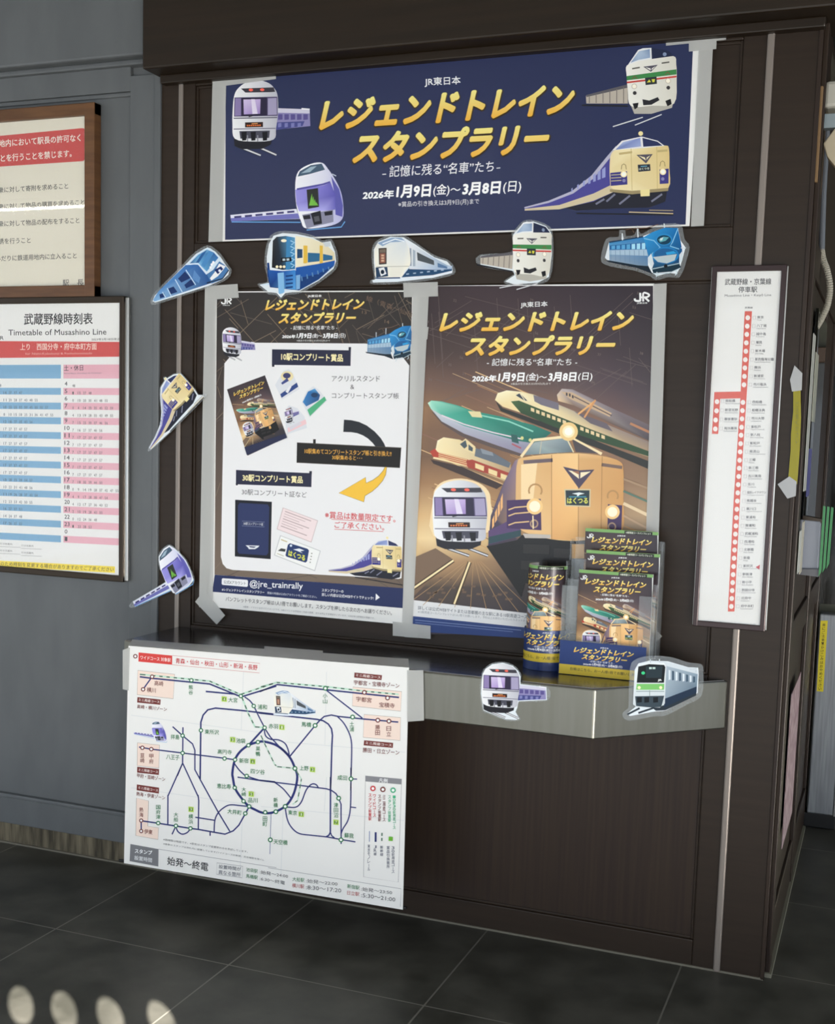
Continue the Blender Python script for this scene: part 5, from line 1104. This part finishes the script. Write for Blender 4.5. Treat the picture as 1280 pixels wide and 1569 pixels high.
# ------------------------------------------------------------------ tall station list on the right
G = frame(1050, 390, 2.7056)
sg = thing('station_list_sign', 'tall narrow framed list of stations with a red line on the brown wall', 'sign', (-.39, 0, 1.005))
gx0, gx1, gz0, gz1 = -.495, -.296, 1.010, 2.012
s = Solid()
s.box((gx0, -.018, gz1 - .016), (gx1, .004, gz1), .002).box((gx0, -.018, gz0), (gx1, .004, gz0 + .016), .002).box((gx0, -.0182, gz0), (gx0 + .014, .004, gz1), .002).box((gx1 - .014, -.0182, gz0), (gx1, .004, gz1), .002)
s.out('frame', M['frame_plum'], sg)
Solid().box((gx0 - .002, -.006, gz0 + .003), (gx0 + .001, .003, gz1 - .003)).box((gx1 - .001, -.006, gz0 + .003), (gx1 + .003, .003, gz1 - .003)).out('frame_edge', M['bright'], sg)
sgs = Solid().box((gx0 + .010, -.010, gz0 + .010), (gx1 - .010, .003, gz1 - .010)).out('sign_sheet', M['paper'], sg)
A = Art(wall_proj(-.0102)); A.fr = G
A.t('武蔵野線・京葉線', 165, 127, 358, 125, 27, '#34343a', .014); A.t('停車駅', 222, 158, 300, 157, 25, '#34343a', .014); A.t('Musashino Line・Keiyō Line', 165, 178, 358, 175, 13, '#4a4a50', .004); A.t('京葉線', 248, 224, 281, 224, 8, '#606064', .02)
A.flush('heading', sgs)
red = '#d94a34'
A.poly([(248, 235), (278, 235), (257, 568), (228, 1020), (205, 1480), (178, 1480), (202, 1020), (230, 596), (146, 598), (138, 744), (112, 743), (122, 570), (231, 568)], red)
ys = [262, 297, 331, 366, 401, 436, 470, 505, 540, 613, 647, 681, 716, 749, 784, 818, 853, 886, 920, 954, 988, 1022, 1056, 1091, 1125, 1159, 1192, 1225, 1259, 1293, 1327, 1360, 1393, 1426, 1459]
xm = lambda y: 263 - (y - 235) * (71 / 1245)
for y in ys: A.ell(xm(y) - 1, y, 9.5, 10.5, '#f4ece8', 14, 0)
for x, y in ((133, 610), (131, 648), (127, 686), (126, 723)): A.ell(x, y, 9.5, 10.5, '#f4ece8', 14, 0)
A.lv += 1; A.poly([(293, 1296), (311, 1286), (309, 1307)], '#c83440'); A.flush('red_line', sgs, label='red line with white station dots')
nm = '東京 八丁堀 越中島 潮見 新木場 葛西臨海公園 舞浜 新浦安 市川塩浜 西船橋 船橋法典 市川大野 東松戸 新八柱 新松戸 南流山 三郷 新三郷 吉川美南 吉川 越谷レイクタウン 南越谷 東川口 東浦和 南浦和 武蔵浦和 西浦和 北朝霞 新座 東所沢 新秋津 新小平 西国分寺 北府中 府中本町'.split()
en = 'Tokyo Hatchobori Etchujima Shiomi Shin-Kiba Kasai-Rinkai-Koen Maihama Shin-Urayasu Ichikawashiohama Nishi-Funabashi Funabashihoten Ichikawaono Higashi-Matsudo Shin-Yahashira Shin-Matsudo Minami-Nagareyama Misato Shin-Misato Yoshikawaminami Yoshikawa Koshigaya-Laketown Minami-Koshigaya Higashi-Kawaguchi Higashi-Urawa Minami-Urawa Musashi-Urawa Nishi-Urawa Kita-Asaka Niiza Higashi-Tokorozawa Shin-Akitsu Shin-Kodaira Nishi-Kokubunji Kitafuchu Fuchuhommachi'.split()
def stn(x, y, a, b):
    A.line([(x - 6, y - 7), (x + 6, y - 7), (x + 6, y + 6), (x - 6, y + 6)], 1.6, '#b4aeb0', 0, closed=True)
    n = len(a); A.t(a, x + 12, y + 4, x + 12 + min(13.5 * n, 78), y + 4, 12, '#55545a', .012, up=0); A.t(b, x + 11, y + 12, x + 11 + 3.9 * len(b), y + 12, 5, '#77767c', .01, up=0)
for y, a, b in zip(ys, nm, en): stn(xm(y) + 26, y, a, b)
for x, y, a, b in ((156, 608, '南船橋', 'Minami-Funabashi'), (154, 646, '新習志野', 'Shin-Narashino'), (151, 684, '幕張豊砂', 'Makuharitoyosuna'), (150, 722, '海浜幕張', 'Kaihimmakuhari')): stn(x, y, a, b)
A.lv += 1; A.flush('station_names', sgs)
Solid().box((gx0 + .012, -.0145, gz0 + .014), (gx1 - .012, -.0132, gz1 - .014)).out('acrylic_cover', glassy('clear_sheet', '#ffffff', .1, .97, .04), sg)

# ------------------------------------------------------------------ laminated paper trains
def cutout(label, fn, fr, sil, p0, nrm, grow_film, ink_grow, wavy=0):
    p0 = Vector(p0); nrm = Vector(nrm).normalized(); pr = plane_proj(p0, nrm)
    pts = [fr(*p) for p in sil]; sm_ = spline(pts, 3)
    ctr = (sum(p[0] for p in pts) / len(pts), max(p[1] for p in pts))
    t = thing('train_cutout', label, 'paper cutout', tuple(PL(*ctr, p0, nrm)), 'laminated paper train cutouts')
    fo = spline(grow(pts, grow_film), 3)
    V = [PL(*p, p0, nrm) for p in fo]
    Solid().prism(V, -nrm * .0006).out('laminate_film', M['film'], t)
    A = Art(pr, 2); A.fr = ident
    A.poly(grow(pts, ink_grow), '#e4ebf0'); wb = A.flush('white_border', t, M['ink_gloss'])  # white border also paints in the glints along the cut film edges
    A.lv = 4; fn(A, fr); A.fr = ident; A.flush('printed_train', wb, M['ink_gloss'])
    return t
SF = frame(190, 560, 4.127)
wl = (0, -.0128, 0); nw = (0, -1, 0)
cutout('blue panorama train cutout tilted at the upper left post, beside the notice board', dr_blue_capsule, BLUEF, SIL_CAPSULE, wl, nw, 2.2, -1.0)
cutout('blue and cream train cutout with yellow pillars, stuck above the left poster', dr_yellow_blue, BLUEF, SIL_YELLOW, wl, nw, 2.4, -.9)
cutout('white tapering train cutout between the blue one and the green banded one', dr_white, WHITEF, SIL_WHITE, wl, nw, 2.2, -.8)
cutout('white train cutout with green and red bands under the banner', dr_green_red, affine([(800, 212), (1015, 172), (830, 430)], [(985, 122), (1212, 112), (1000, 392)], WHITEF), [(604, 350), (795, 306), (790, 215), (800, 200), (850, 140), (910, 126), (988, 138), (1020, 168), (1034, 280), (1024, 400), (960, 440), (815, 470), (760, 462), (815, 420), (806, 402), (606, 398)], wl, nw, 2.0, -.4)
cutout('bright blue locomotive cutout under the right end of the banner', dr_loco, LOCO, [(500, 380), (540, 230), (650, 210), (655, 155), (670, 155), (680, 205), (795, 190), (800, 115), (815, 190), (930, 145), (1030, 105), (1165, 105), (1190, 220), (1235, 285), (1205, 400), (1180, 480), (1150, 530), (1080, 520), (970, 550), (930, 520), (800, 470), (680, 448), (540, 420)], wl, nw, 5.0, -1.4)
cutout('cream night express cutout tilted steeply on the left post', dr_cream, affine([(860, 532), (318, 880), (1010, 900)], [(262, 84), (165, 522), (500, 196)], SF), SIL_CREAM, wl, nw, 1.4, .2)
cutout('violet and white train cutout tilted on the left post above the map', dr_violet, affine([(500, 675), (108, 940), (655, 950)], [(252, 1164), (62, 1508), (430, 1352)], SF), SIL_VIOLET, wl, nw, 1.4, 0)
CF = frame(610, 960, 2.415)
cutout('silver sleeper train cutout on the front edge of the steel counter', dr_silver, affine([(240, 265), (124, 560), (497, 490)], [(388, 138), (316, 292), (548, 270)], CF), SIL_SILVER, (0, CYF - .0016, 0), nw, 2.6, 1.0)
ch = Vector((-.388 + .703, -CYF, 0)); cn = Vector((ch.y, -ch.x, 0)).normalized()
cutout('green fronted commuter train cutout on the slanted end of the counter', dr_commuter, CF, SIL_COMMUTER, Vector((-.703, CYF, 0)) + cn * .0016, cn, 7.0, -.2)

# ------------------------------------------------------------------ strips of frosted tape
def tape(label, quad, y=None, z=None, th=.0003, off=0):
    if y is not None: P = [W(*q, y) for q in quad]; d = (0, th, 0)
    else: P = [Zp(*q, z) for q in quad]; d = (0, 0, -th)
    c = sum(P, Vector()) / len(P); c.z = min(p.z for p in P)
    o = Solid().prism(P, d).out('adhesive_tape', M['tape'], loc=c)
    tag(o, label, 'tape', 'strips of frosted tape')
tape('horizontal tape across the top left corner of the navy banner', [(324.5, 107), (422, 98), (423, 121), (326, 134)], -.0066)
tape('long tape strip down the left edge of the navy banner', [(326, 112), (347, 110), (341, 370), (319.5, 371)], -.0060)
tape('horizontal tape across the top right corner of the navy banner', [(1020, 43.5), (1113, 35), (1113, 61), (1021, 70)], -.0066)
tape('short tape piece down over the top right banner corner', [(1056, 52), (1099, 47), (1098, 75), (1056, 79)], -.0072)
tape('long tape strip down the right edge of the navy banner', [(1072, 52), (1094, 50), (1079, 346), (1059, 347)], -.0060)
tape('short tape across the top left corner of the left poster', [(314, 438.5), (364, 435), (366, 456), (314, 460)], -.0066)
tape('long tape strip down the left edge of the left poster', [(314, 447), (331.5, 446), (326, 935), (305, 930)], -.0060)
tape('diamond of tape at the bottom left corner of the left poster', [(299, 922), (313.5, 904), (345, 943), (332, 957)], -.0066)
tape('short tape across the gap at the top between the two posters', [(618, 433.5), (671, 432), (671.5, 454), (619, 455.5)], -.0066)
tape('long tape strip covering the gap between the two posters', [(633, 446), (657.5, 446), (632, 968), (616, 966)], -.0060)
tape('second tape piece over the gap, below the top of the posters', [(632, 502), (657, 501), (655, 520), (631, 521)], -.0066)
tape('wide tape patch below the gap at the bottom of the posters', [(602, 952.5), (660, 959), (660, 979), (602, 974)], -.0066)
tape('tape piece running down through the bottom patch between the posters', [(620, 955), (641, 957), (641, 977.5), (620, 976)], -.0072)
tape('long tape strip down the right edge of the right poster', [(1002, 435), (1022, 434), (1008, 880), (988.5, 880)], -.0060)
tape('short tape piece near the top right edge of the right poster', [(1001, 474), (1020.5, 474), (1019.5, 490), (1000, 490)], -.0066)
tape('small diamond of tape at the lower right corner of the right poster', [(985, 975), (1003, 962), (1015, 975), (1000, 990)], -.0066)
tape('long tape band holding the map along the counter top', [(203, 980), (626, 1009.5), (627, 1022.5), (197.5, 988.5)], z=CT + .0006)
tape('tape strip tying the right edge of the map to the counter front', [(624, 1027), (649, 1027), (650, 1104), (624, 1106)], CYF - .0056)
tape('tape strip wrapped over the upper left edge of the map', [(188, 996), (199, 992), (197, 1058), (188, 1056)], CYF - .0056)
tape('short tape piece on the counter top behind the map', [(405, 990), (495, 997), (495, 1012), (405, 1004)], z=CT + .0012)

# ------------------------------------------------------------------ brochures, clear stand and round holder on the counter
PW = .210; PH = .297
class Cover(Art):
    """poster picture printed small on a brochure cover: local proj(u 0..1, v 0..1.414, lift)"""
    def P(s, u, v):
        x, y = s.fr(u, v)
        if s.raw: return s.proj(x, y, s.lv * STEP)
        p = W(x, y, 0); return s.proj(min(1, max(0, (p.x + 1.362) / .713)), min(1.41, max(0, (1.972 - p.z) / .713)), s.lv * STEP)
class CurvedCover(Cover):
    """the same cover cut into narrow columns so that it follows the curl of the page"""
    def P(s, u, v):
        keep, s.proj = s.proj, lambda a, b, o: Vector((a, b, o)); p = Cover.P(s, u, v); s.proj = keep; return p
    def flush(s, name, parent, mat=None, label=None):
        bm = bmesh.new(); cl = bm.verts.layers.float_color.new('ink')
        vs = [bm.verts.new(p) for p in s.V]
        for v, c in zip(vs, s.C): v[cl] = (*c, 1)
        for f in s.F: bm.faces.new([vs[i] for i in f])
        for k in range(1, 48):
            bmesh.ops.bisect_plane(bm, geom=bm.verts[:] + bm.edges[:] + bm.faces[:], plane_co=(k / 48, 0, 0), plane_no=(1, 0, 0), dist=1e-7)
        bm.verts.index_update()
        s.V = [s.proj(*v.co) for v in bm.verts]; s.C = [tuple(v[cl])[:3] for v in bm.verts]; s.F = [tuple(v.index for v in f.verts) for f in bm.faces]; bm.free()
        return Art.flush(s, name, parent, mat, label)
def cover(name_parent, proj, curved=False):
    A = (CurvedCover if curved else Cover)(proj, 1); A.raw = False
    poster_ground(A, lines=False); A.fr = ident; name_parent = A.flush('cover_ground', name_parent, M['ink_gloss'])
    A.lv = 4; poster_trains(A); A.fr = ident; A.flush('train_picture', name_parent, M['ink_gloss'])
    A.lv = 6; A.fr = R7; POSTER_TITLE(A); A.t('- 記憶に残る“名車”たち -', 372, 418, 816, 416, 36, '#f0f0f0', .02, .12); dates(A, [295, 423, 563, 627, 668, 818, 892], (497, 494), 46, 34); A.t('JR東日本', 538, 130, 670, 126, 28, '#f0f0f0', .03)
    A.flush('title_lettering', name_parent, M['ink_gloss'])
    A.raw = True; A.fr = ident; A.lv = 6
    A.poly([(0, 0), (1, 0), (1, .042), (0, .042)], '#7aa860'); A.poly([(.54, .004), (.92, .004), (.92, .05), (.54, .05)], '#1c2018'); A.t('10駅周遊コースパンフレット', .56, .042, .90, .042, .028, '#e8ecd8', .02)
    jr_logo(A, .03, .075, .085, .06); A.flush('green_header', name_parent, M['ink_gloss'], 'green strip along the top')
def brochure(label, x0, y, ztop, zbot):
    t = thing('brochure', label, 'brochure', (x0 + PW / 2, y, zbot), 'dark brochures on the counter')
    Solid().box((x0, y, zbot), (x0 + PW, y + .006, ztop)).out('pages', M['paper'], t)
    cover(t, lambda u, v, o: Vector((x0 + u * PW, y - o, max(zbot, ztop - v * PW))))
brochure('brochure in the front pocket of the clear stand, its whole cover showing', -.804, -.128, 1.160, .866)
brochure('brochure in the middle pocket of the clear stand, behind the front one', -.794, -.092, 1.214, .917)
brochure('brochure in the rear pocket of the clear stand, the highest one', -.808, -.056, 1.273, .976)
hd = thing('brochure_stand', 'clear acrylic brochure stand with a navy and yellow front label', 'brochure stand', (-.715, -.09, CT))
hx0, hx1 = -.846, -.580
s = Solid()
s.box((hx0, -.150, CT + .001), (hx1, -.036, CT + .004))
for y, zt_ in ((-.038, 1.245), (-.078, 1.185), (-.114, 1.13)): s.box((hx0 + .006, y, CT + .004), (hx1 - .002, y + .003, zt_))
s.box((hx0 + .004, -.089, .900), (hx1 - .004, -.078, .903)).box((hx0 + .004, -.053, .960), (hx1 - .004, -.038, .963))
for x in (hx0, hx1 - .003):
    s.prism([(x, -.147, CT + .004), (x, -.036, CT + .004), (x, -.036, 1.24), (x, -.076, 1.24), (x, -.076, 1.18), (x, -.112, 1.18), (x, -.112, 1.12), (x, -.147, 1.10)], (.003, 0, 0))
s.out('clear_pockets', M['acrylic'], hd)
s = Solid(); yf = -.150
s.prism([(hx0, yf, CT + .003), (hx1, yf, CT + .003), (hx1, yf, 1.10), (hx1 - .045, yf, 1.10), (hx1 - .045, yf, .962), (hx0 + .045, yf, .962), (hx0 + .045, yf, 1.115), (hx0, yf, 1.115)], (0, .003, 0))
s.out('front_panel', M['acrylic'], hd)
lcd = Solid().box((hx0 + .002, yf - .0012, CT + .002), (hx1 - .018, yf - .0004, .958)).out('label_card', M['blue'], hd)
A = Art(lambda x, y, o: Vector((hx0 + x * .001, yf - .0014 - o, CT + y * .001)))
A.poly([(2, 2), (248, 2), (248, 30), (2, 30)], '#d8bc38'); A.poly([(2, 30), (248, 30), (248, 98), (2, 98)], '#1f3872')
A.flush('label_print', lcd)
def up_art(o, hw=246.0): return Art(lambda x, y, l: Vector((hx0 + x * .001, yf - .0014 - l, CT + (100 - y) * .001)), 3)
A = up_art(0)
A.t('台帳はこちら、お一人様1冊でお願いします。', 34, 86, 232, 86, 9, '#4a4020', .012); A.t('JR東日本', 118, 17, 142, 17, 5, '#e8e8ee', .02); A.t('- 記憶に残る“名車”たち -', 88, 58, 160, 58, 6, '#e0e4f0', .012, .12)
dates(A, [70, 96, 122, 134, 142, 170, 184], (67.5, 67.5), 8, 5.5); title(A, 42, 34, 214, 33, 16, 66, 51.5, 196, 51, 16, '#14224c'); A.flush('label_lettering', lcd)

cxr, cyr, cr = -.905, -.074, .066
cu = thing('leaflet_cup', 'round navy cup with a yellow band holding a rolled brochure', 'leaflet holder', (cxr, cyr, CT))
def ring_wall(r0, r1, z0, z1, n=48):
    V = []; F = []
    for k in range(n):
        t = 2 * math.pi * k / n
        for r, z in ((r0, z0), (r0, z1), (r1, z1), (r1, z0)): V.append((cxr + r * math.cos(t), cyr + r * math.sin(t), z))
    for k in range(n):
        a = 4 * k; b = 4 * ((k + 1) % n)
        F += [(a, b, b + 1, a + 1), (a + 1, b + 1, b + 2, a + 2), (a + 2, b + 2, b + 3, a + 3), (a + 3, b + 3, b, a)]
    return V, F
cwl = mesh_obj('cup_wall', *ring_wall(cr, cr - .003, CT + .0006, .978), M['blue'], cu, smooth=False)
n = 40; V = [(cxr + (cr - .003) * math.cos(2 * math.pi * k / n), cyr + (cr - .003) * math.sin(2 * math.pi * k / n), z) for z in (CT + .001, CT + .004) for k in range(n)]
Solid().vf(V, [tuple(range(n)), tuple(range(2 * n - 1, n - 1, -1))] + [(k, (k + 1) % n, n + (k + 1) % n, n + k) for k in range(n)]).out('cup_base', M['blue'], cu)
def cyl(deg, mm, o, r=cr): t = math.radians(deg); return Vector((cxr + (r + .0004 + o) * math.sin(t), cyr - (r + .0004 + o) * math.cos(t), .978 - mm * .001))
A = Art(cyl)
def strip(a0, a1, m0, m1, col):
    n_ = 36
    for k in range(n_):
        p, q = a0 + (a1 - a0) * k / n_, a0 + (a1 - a0) * (k + 1) / n_; A.poly([(p, m0), (q, m0), (q, m1), (p, m1)], col, 0)
    A.lv += 1
strip(-110, 140, 66, 92, '#d8bc38'); A.flush('yellow_band', cwl, label='yellow band')
A.lv = 3; A.t('台帳はこちら、お一人様1冊でお願いします。', -75, 84, 108, 84, 10, '#4a4020', .012); A.t('- 記憶に残る“名車”たち -', -20, 51, 52, 51, 6, '#e0e4f0', .012, .12); dates(A, [-40, -14, 12, 24, 32, 60, 74], (60, 60), 8, 5.5)
A.t('JR東日本', 4, 9, 28, 9, 5, '#e8e8ee', .02); title(A, -64, 27, 96, 26, 17, -44, 45, 84, 44, 17, '#14224c'); A.flush('label_lettering', cwl)
rb = thing('rolled_brochure', 'brochure curled round inside the navy cup', 'brochure', (cxr, cyr, CT + .005), 'dark brochures on the counter')
rr = .0585; a1 = 76; span = math.degrees(PW / rr)
n = 40; V = []; F = []
for k in range(n + 1):
    t = math.radians(a1 - span * (1 - k / n))
    for r in (rr, rr - .004):
        for z in (CT + .006, 1.163): V.append((cxr + r * math.sin(t), cyr - r * math.cos(t), z))
for k in range(n):
    a = 4 * k; b = a + 4; F += [(a, b, b + 1, a + 1), (a + 2, a + 3, b + 3, b + 2), (a + 1, b + 1, b + 3, a + 3), (a, a + 2, b + 2, b)]
F += [(0, 1, 3, 2), (4 * n, 4 * n + 2, 4 * n + 3, 4 * n + 1)]
mesh_obj('pages', V, F, M['paper'], rb)
def rolled(u, v, o): t = math.radians(a1 - span * (1 - u)); return Vector((cxr + (rr + .0012 + o) * math.sin(t), cyr - (rr + .0012 + o) * math.cos(t), max(CT + .01, 1.163 - v * PW)))
cover(rb, rolled, True)

# ------------------------------------------------------------------ things on and beyond the side wall (right edge)
s = Solid().box((XR + .001, .014, 2.232), (XR + .008, .20, 2.48), .001)
tag(s.out('wood_plank', M['tan']), 'raw wooden board on the side wall near the top right corner', 'board')
o = Solid().box((XR + .0095, .05, 2.433), (-.02, .13, 2.503), .010); tag(o.out('junction_box', M['whitebox']), 'off-white box high on the side wall at the right edge', 'electrical box')
o = Solid().box((XR + .009, .05, 2.380), (-.04, .08, 2.417), .001); tag(o.out('mounting_bracket', M['galv']), 'pale metal bracket under the off-white box', 'bracket')
P = [W(x, y, .05) for x, y in ((1262, 220), (1280, 196), (1312, 210), (1312, 262), (1280, 255), (1268, 240))]
tag(Solid().prism(P, (0, .04, 0), .003).out('equipment_casing', M['beige']), 'beige angled casing jutting in at the right edge', 'casing')
P = [W(*q, .42) for q in ((1264, 40), (1266, 70), (1272, 95), (1274, 130))]
tag(Solid().tube([tuple(p) for p in P], .014).out('upper_pipe', bsdf('dull_pipe', '#3f3a2c', .6)), 'dull pipe running down beside the wall top', 'pipe')
P = [W(*q, .36) for q in ((1268, 195), (1262, 300), (1259.5, 384))]
tag(Solid().tube(P, .009).out('conduit_pipe', M['conduit']), 'grey conduit above the ribbed hose', 'conduit')
pts = spline([(1259, 382), (1262, 398), (1268, 415), (1272, 440), (1269, 465), (1260, 487), (1250, 504)], 14, False)
tag(Solid().tube([W(*q, .36) for q in pts], .0085, 12, .22).out('flexible_hose', M['flex']), 'ribbed pale hose bulging out from the side wall', 'hose')
P = [W(*q, .36) for q in ((1250, 502), (1247, 560), (1242, 660), (1232, 795))]
tag(Solid().tube(P, .0105).out('conduit_pipe', M['conduit']), 'grey conduit running down from the ribbed hose', 'conduit')
def panel(name, quad, y, th, mat, label, cat, parent=None):
    o = Solid().prism([W(*q, y) for q in quad], (0, th, 0)).out(name, mat, parent)
    if parent is None: tag(o, label, cat)
    return o
# small window in the side wall
wn = Solid().box((XR + .008, .30, 1.24), (XR + .016, .80, 1.93)); struct(wn.out('window_1', M['darkglass']))
o = thing('warning_sleeve', 'yellow warning strip in a clear sleeve wrapped at the wall corner', 'warning strip', tuple(W(1215, 745, -.004)))
Solid().prism([W(*q, -.006) for q in ((1216, 585), (1227, 592), (1228, 640), (1226, 690), (1222, 742), (1208, 736), (1212, 690), (1212.5, 665), (1216, 630))], (0, .001, 0)).out('yellow_strip', M['yellow'], o)
Solid().prism([W(*q, -.0085) for q in ((1218, 560), (1230, 572), (1229, 598), (1214, 600), (1211, 582))], (0, .001, 0)).out('tape_top', M['clearwhite'], o)
Solid().prism([W(*q, -.0085) for q in ((1192, 742), (1210, 730), (1221, 738), (1220, 760), (1207, 764))], (0, .001, 0)).out('tape_bottom', M['clearwhite'], o)
A = Art(wall_proj(-.0062)); A.vt('ご注意ください', 1222, 615, 680, 5, '#7a7418'); A.flush('lettering', o)
def side_sheet(label, y0, y1, z0, z1, mat, x=.017):
    o = Solid().box((XR + x, y0, z0), (XR + x + .002, y1, z1)).out('posted_notice', mat); return tag(o, label, 'notice', 'notices on the side wall')
side_sheet('white notice with black marks behind the yellow strip', .10, .20, 1.40, 1.84, bsdf('notice_white', '#b8b8b0', .4))
side_sheet('pale notice on the side wall beside the conduit', .26, .40, 1.60, 1.80, bsdf('notice_pale', '#a8a898', .4))
side_sheet('violet blue notice below the pale one', .24, .36, 1.38, 1.52, bsdf('notice_violet', '#4a4a86', .4))
side_sheet('white card below the yellow strip at the corner', .06, .14, 1.17, 1.29, bsdf('notice_card', '#c8c8c0', .4))
side_sheet('cream card left of the leaflet box', .15, .24, 1.16, 1.31, bsdf('notice_cream', '#c0b8a4', .4))
o = Solid().box((XR + .0145, .19, .33), (XR + .0165, .58, .80)).out('pink_poster', noisy('pink_paper', '#8a6a70', '#b8a0a4', (9, 9, 9), .6, nscale=3)); tag(o, 'faded pink poster low on the side wall', 'poster')
lb = thing('leaflet_box', 'grey and white leaflet box mounted on the side wall at the right', 'leaflet holder', tuple(W(1240, 880, .28)))
Solid().prism([W(*q, .26) for q in ((1226, 796), (1258, 799), (1254, 872), (1222, 872))], (0, .05, 0), .003).out('white_front', M['greymetal'], lb)
Solid().prism([W(*q, .29) for q in ((1221, 799), (1226, 794), (1222, 874), (1218, 872))], (0, .05, 0)).out('side_panel', bsdf('cream_side', '#c4bcaa', .5), lb)
Solid().prism([W(*q, .25) for q in ((1222, 872), (1256, 872), (1254, 884), (1223, 880))], (0, .06, 0)).out('tray_base', bsdf('tray_grey', '#6a6a6e', .4), lb)
Solid().prism([W(*q, .262) for q in ((1231, 790), (1262, 796), (1260, 802), (1230, 797))], (0, .05, 0)).out('top_clip', M['frame_dark'], lb)
for k, x in enumerate((1262, 1268, 1274)):
    o = Solid().prism([W(*q, .24 + .02 * k) for q in ((x, 775 + k), (x + 3.8, 776 + k), (x - 3, 876 - k * 6), (x - 7.5, 884 - k * 6))], (0, .004, 0)).out('green_leaflet', M['green'])
    tag(o, ('green leaflet nearest the grey box', 'middle one of the three green leaflets', 'green leaflet at the far right edge')[k], 'leaflet', 'green leaflets beside the box')
# sliding door frames and gate on the far wall
FYW = 1.64
d1 = Solid()
for a, b in ((1261, 1266), (1271, 1275)):
    p, q = W(a, 640, FYW), W(b, 640, FYW); d1.box((p.x, FYW - .06, .02), (q.x, FYW + .002, 1.86), .004)
p = W(1266, 640, FYW); d1.box((W(1261, 640, FYW).x, FYW - .06, 1.86), (.6, FYW + .002, 1.92), .004)
struct(d1.out('door_1', M['browndoor']))
struct(Solid().box((W(1275, 640, FYW).x, FYW - .02, .9), (.6, FYW - .002, 1.86)).out('window_2', M['darkglass']))
gt = thing('ticket_gate', 'silver gate post with a yellow warning sticker at the right edge', 'gate', (-.17, 1.55, 0))
gtc = Solid().box((-.222, 1.52, .06), (-.118, 1.60, .872), .006).out('steel_casing', noisy('gate_steel', '#8a8d90', '#a0a3a6', (30, 30, 1.5), .4, .45, nscale=3), gt)
Solid().box((-.236, 1.525, .002), (-.112, 1.605, .06), .004).out('kick_base', M['black'], gt)
Solid().box((-.120, 1.515, .06), (-.110, 1.60, .872), .002).out('edge_trim', M['bright'], gt)
A = Art(wall_proj(1.5195))
A.poly([(1258, 951), (1269, 951), (1262, 1060), (1252, 1059)], '#e2cf2e'); 
for k_, ch in enumerate('扉にご注意！かけこみはおやめください'):
    y = 955 + k_ * 5.75; x = 1263.2 - (y - 951) * .062; A.t(ch, x - 2.3, y + 4.8, x + 2.3, y + 4.8, 4.6, '#5a4c10', .02, up=0)
A.flush('yellow_sticker', gtc, label='yellow sticker with small black letters')
Solid().box((-.30, 1.56, .0), (-.236, 1.64, .80)).out('dark_slot', M['black'], gt)

for o in SC.objects:
    if '_o' in o: del o['_o']
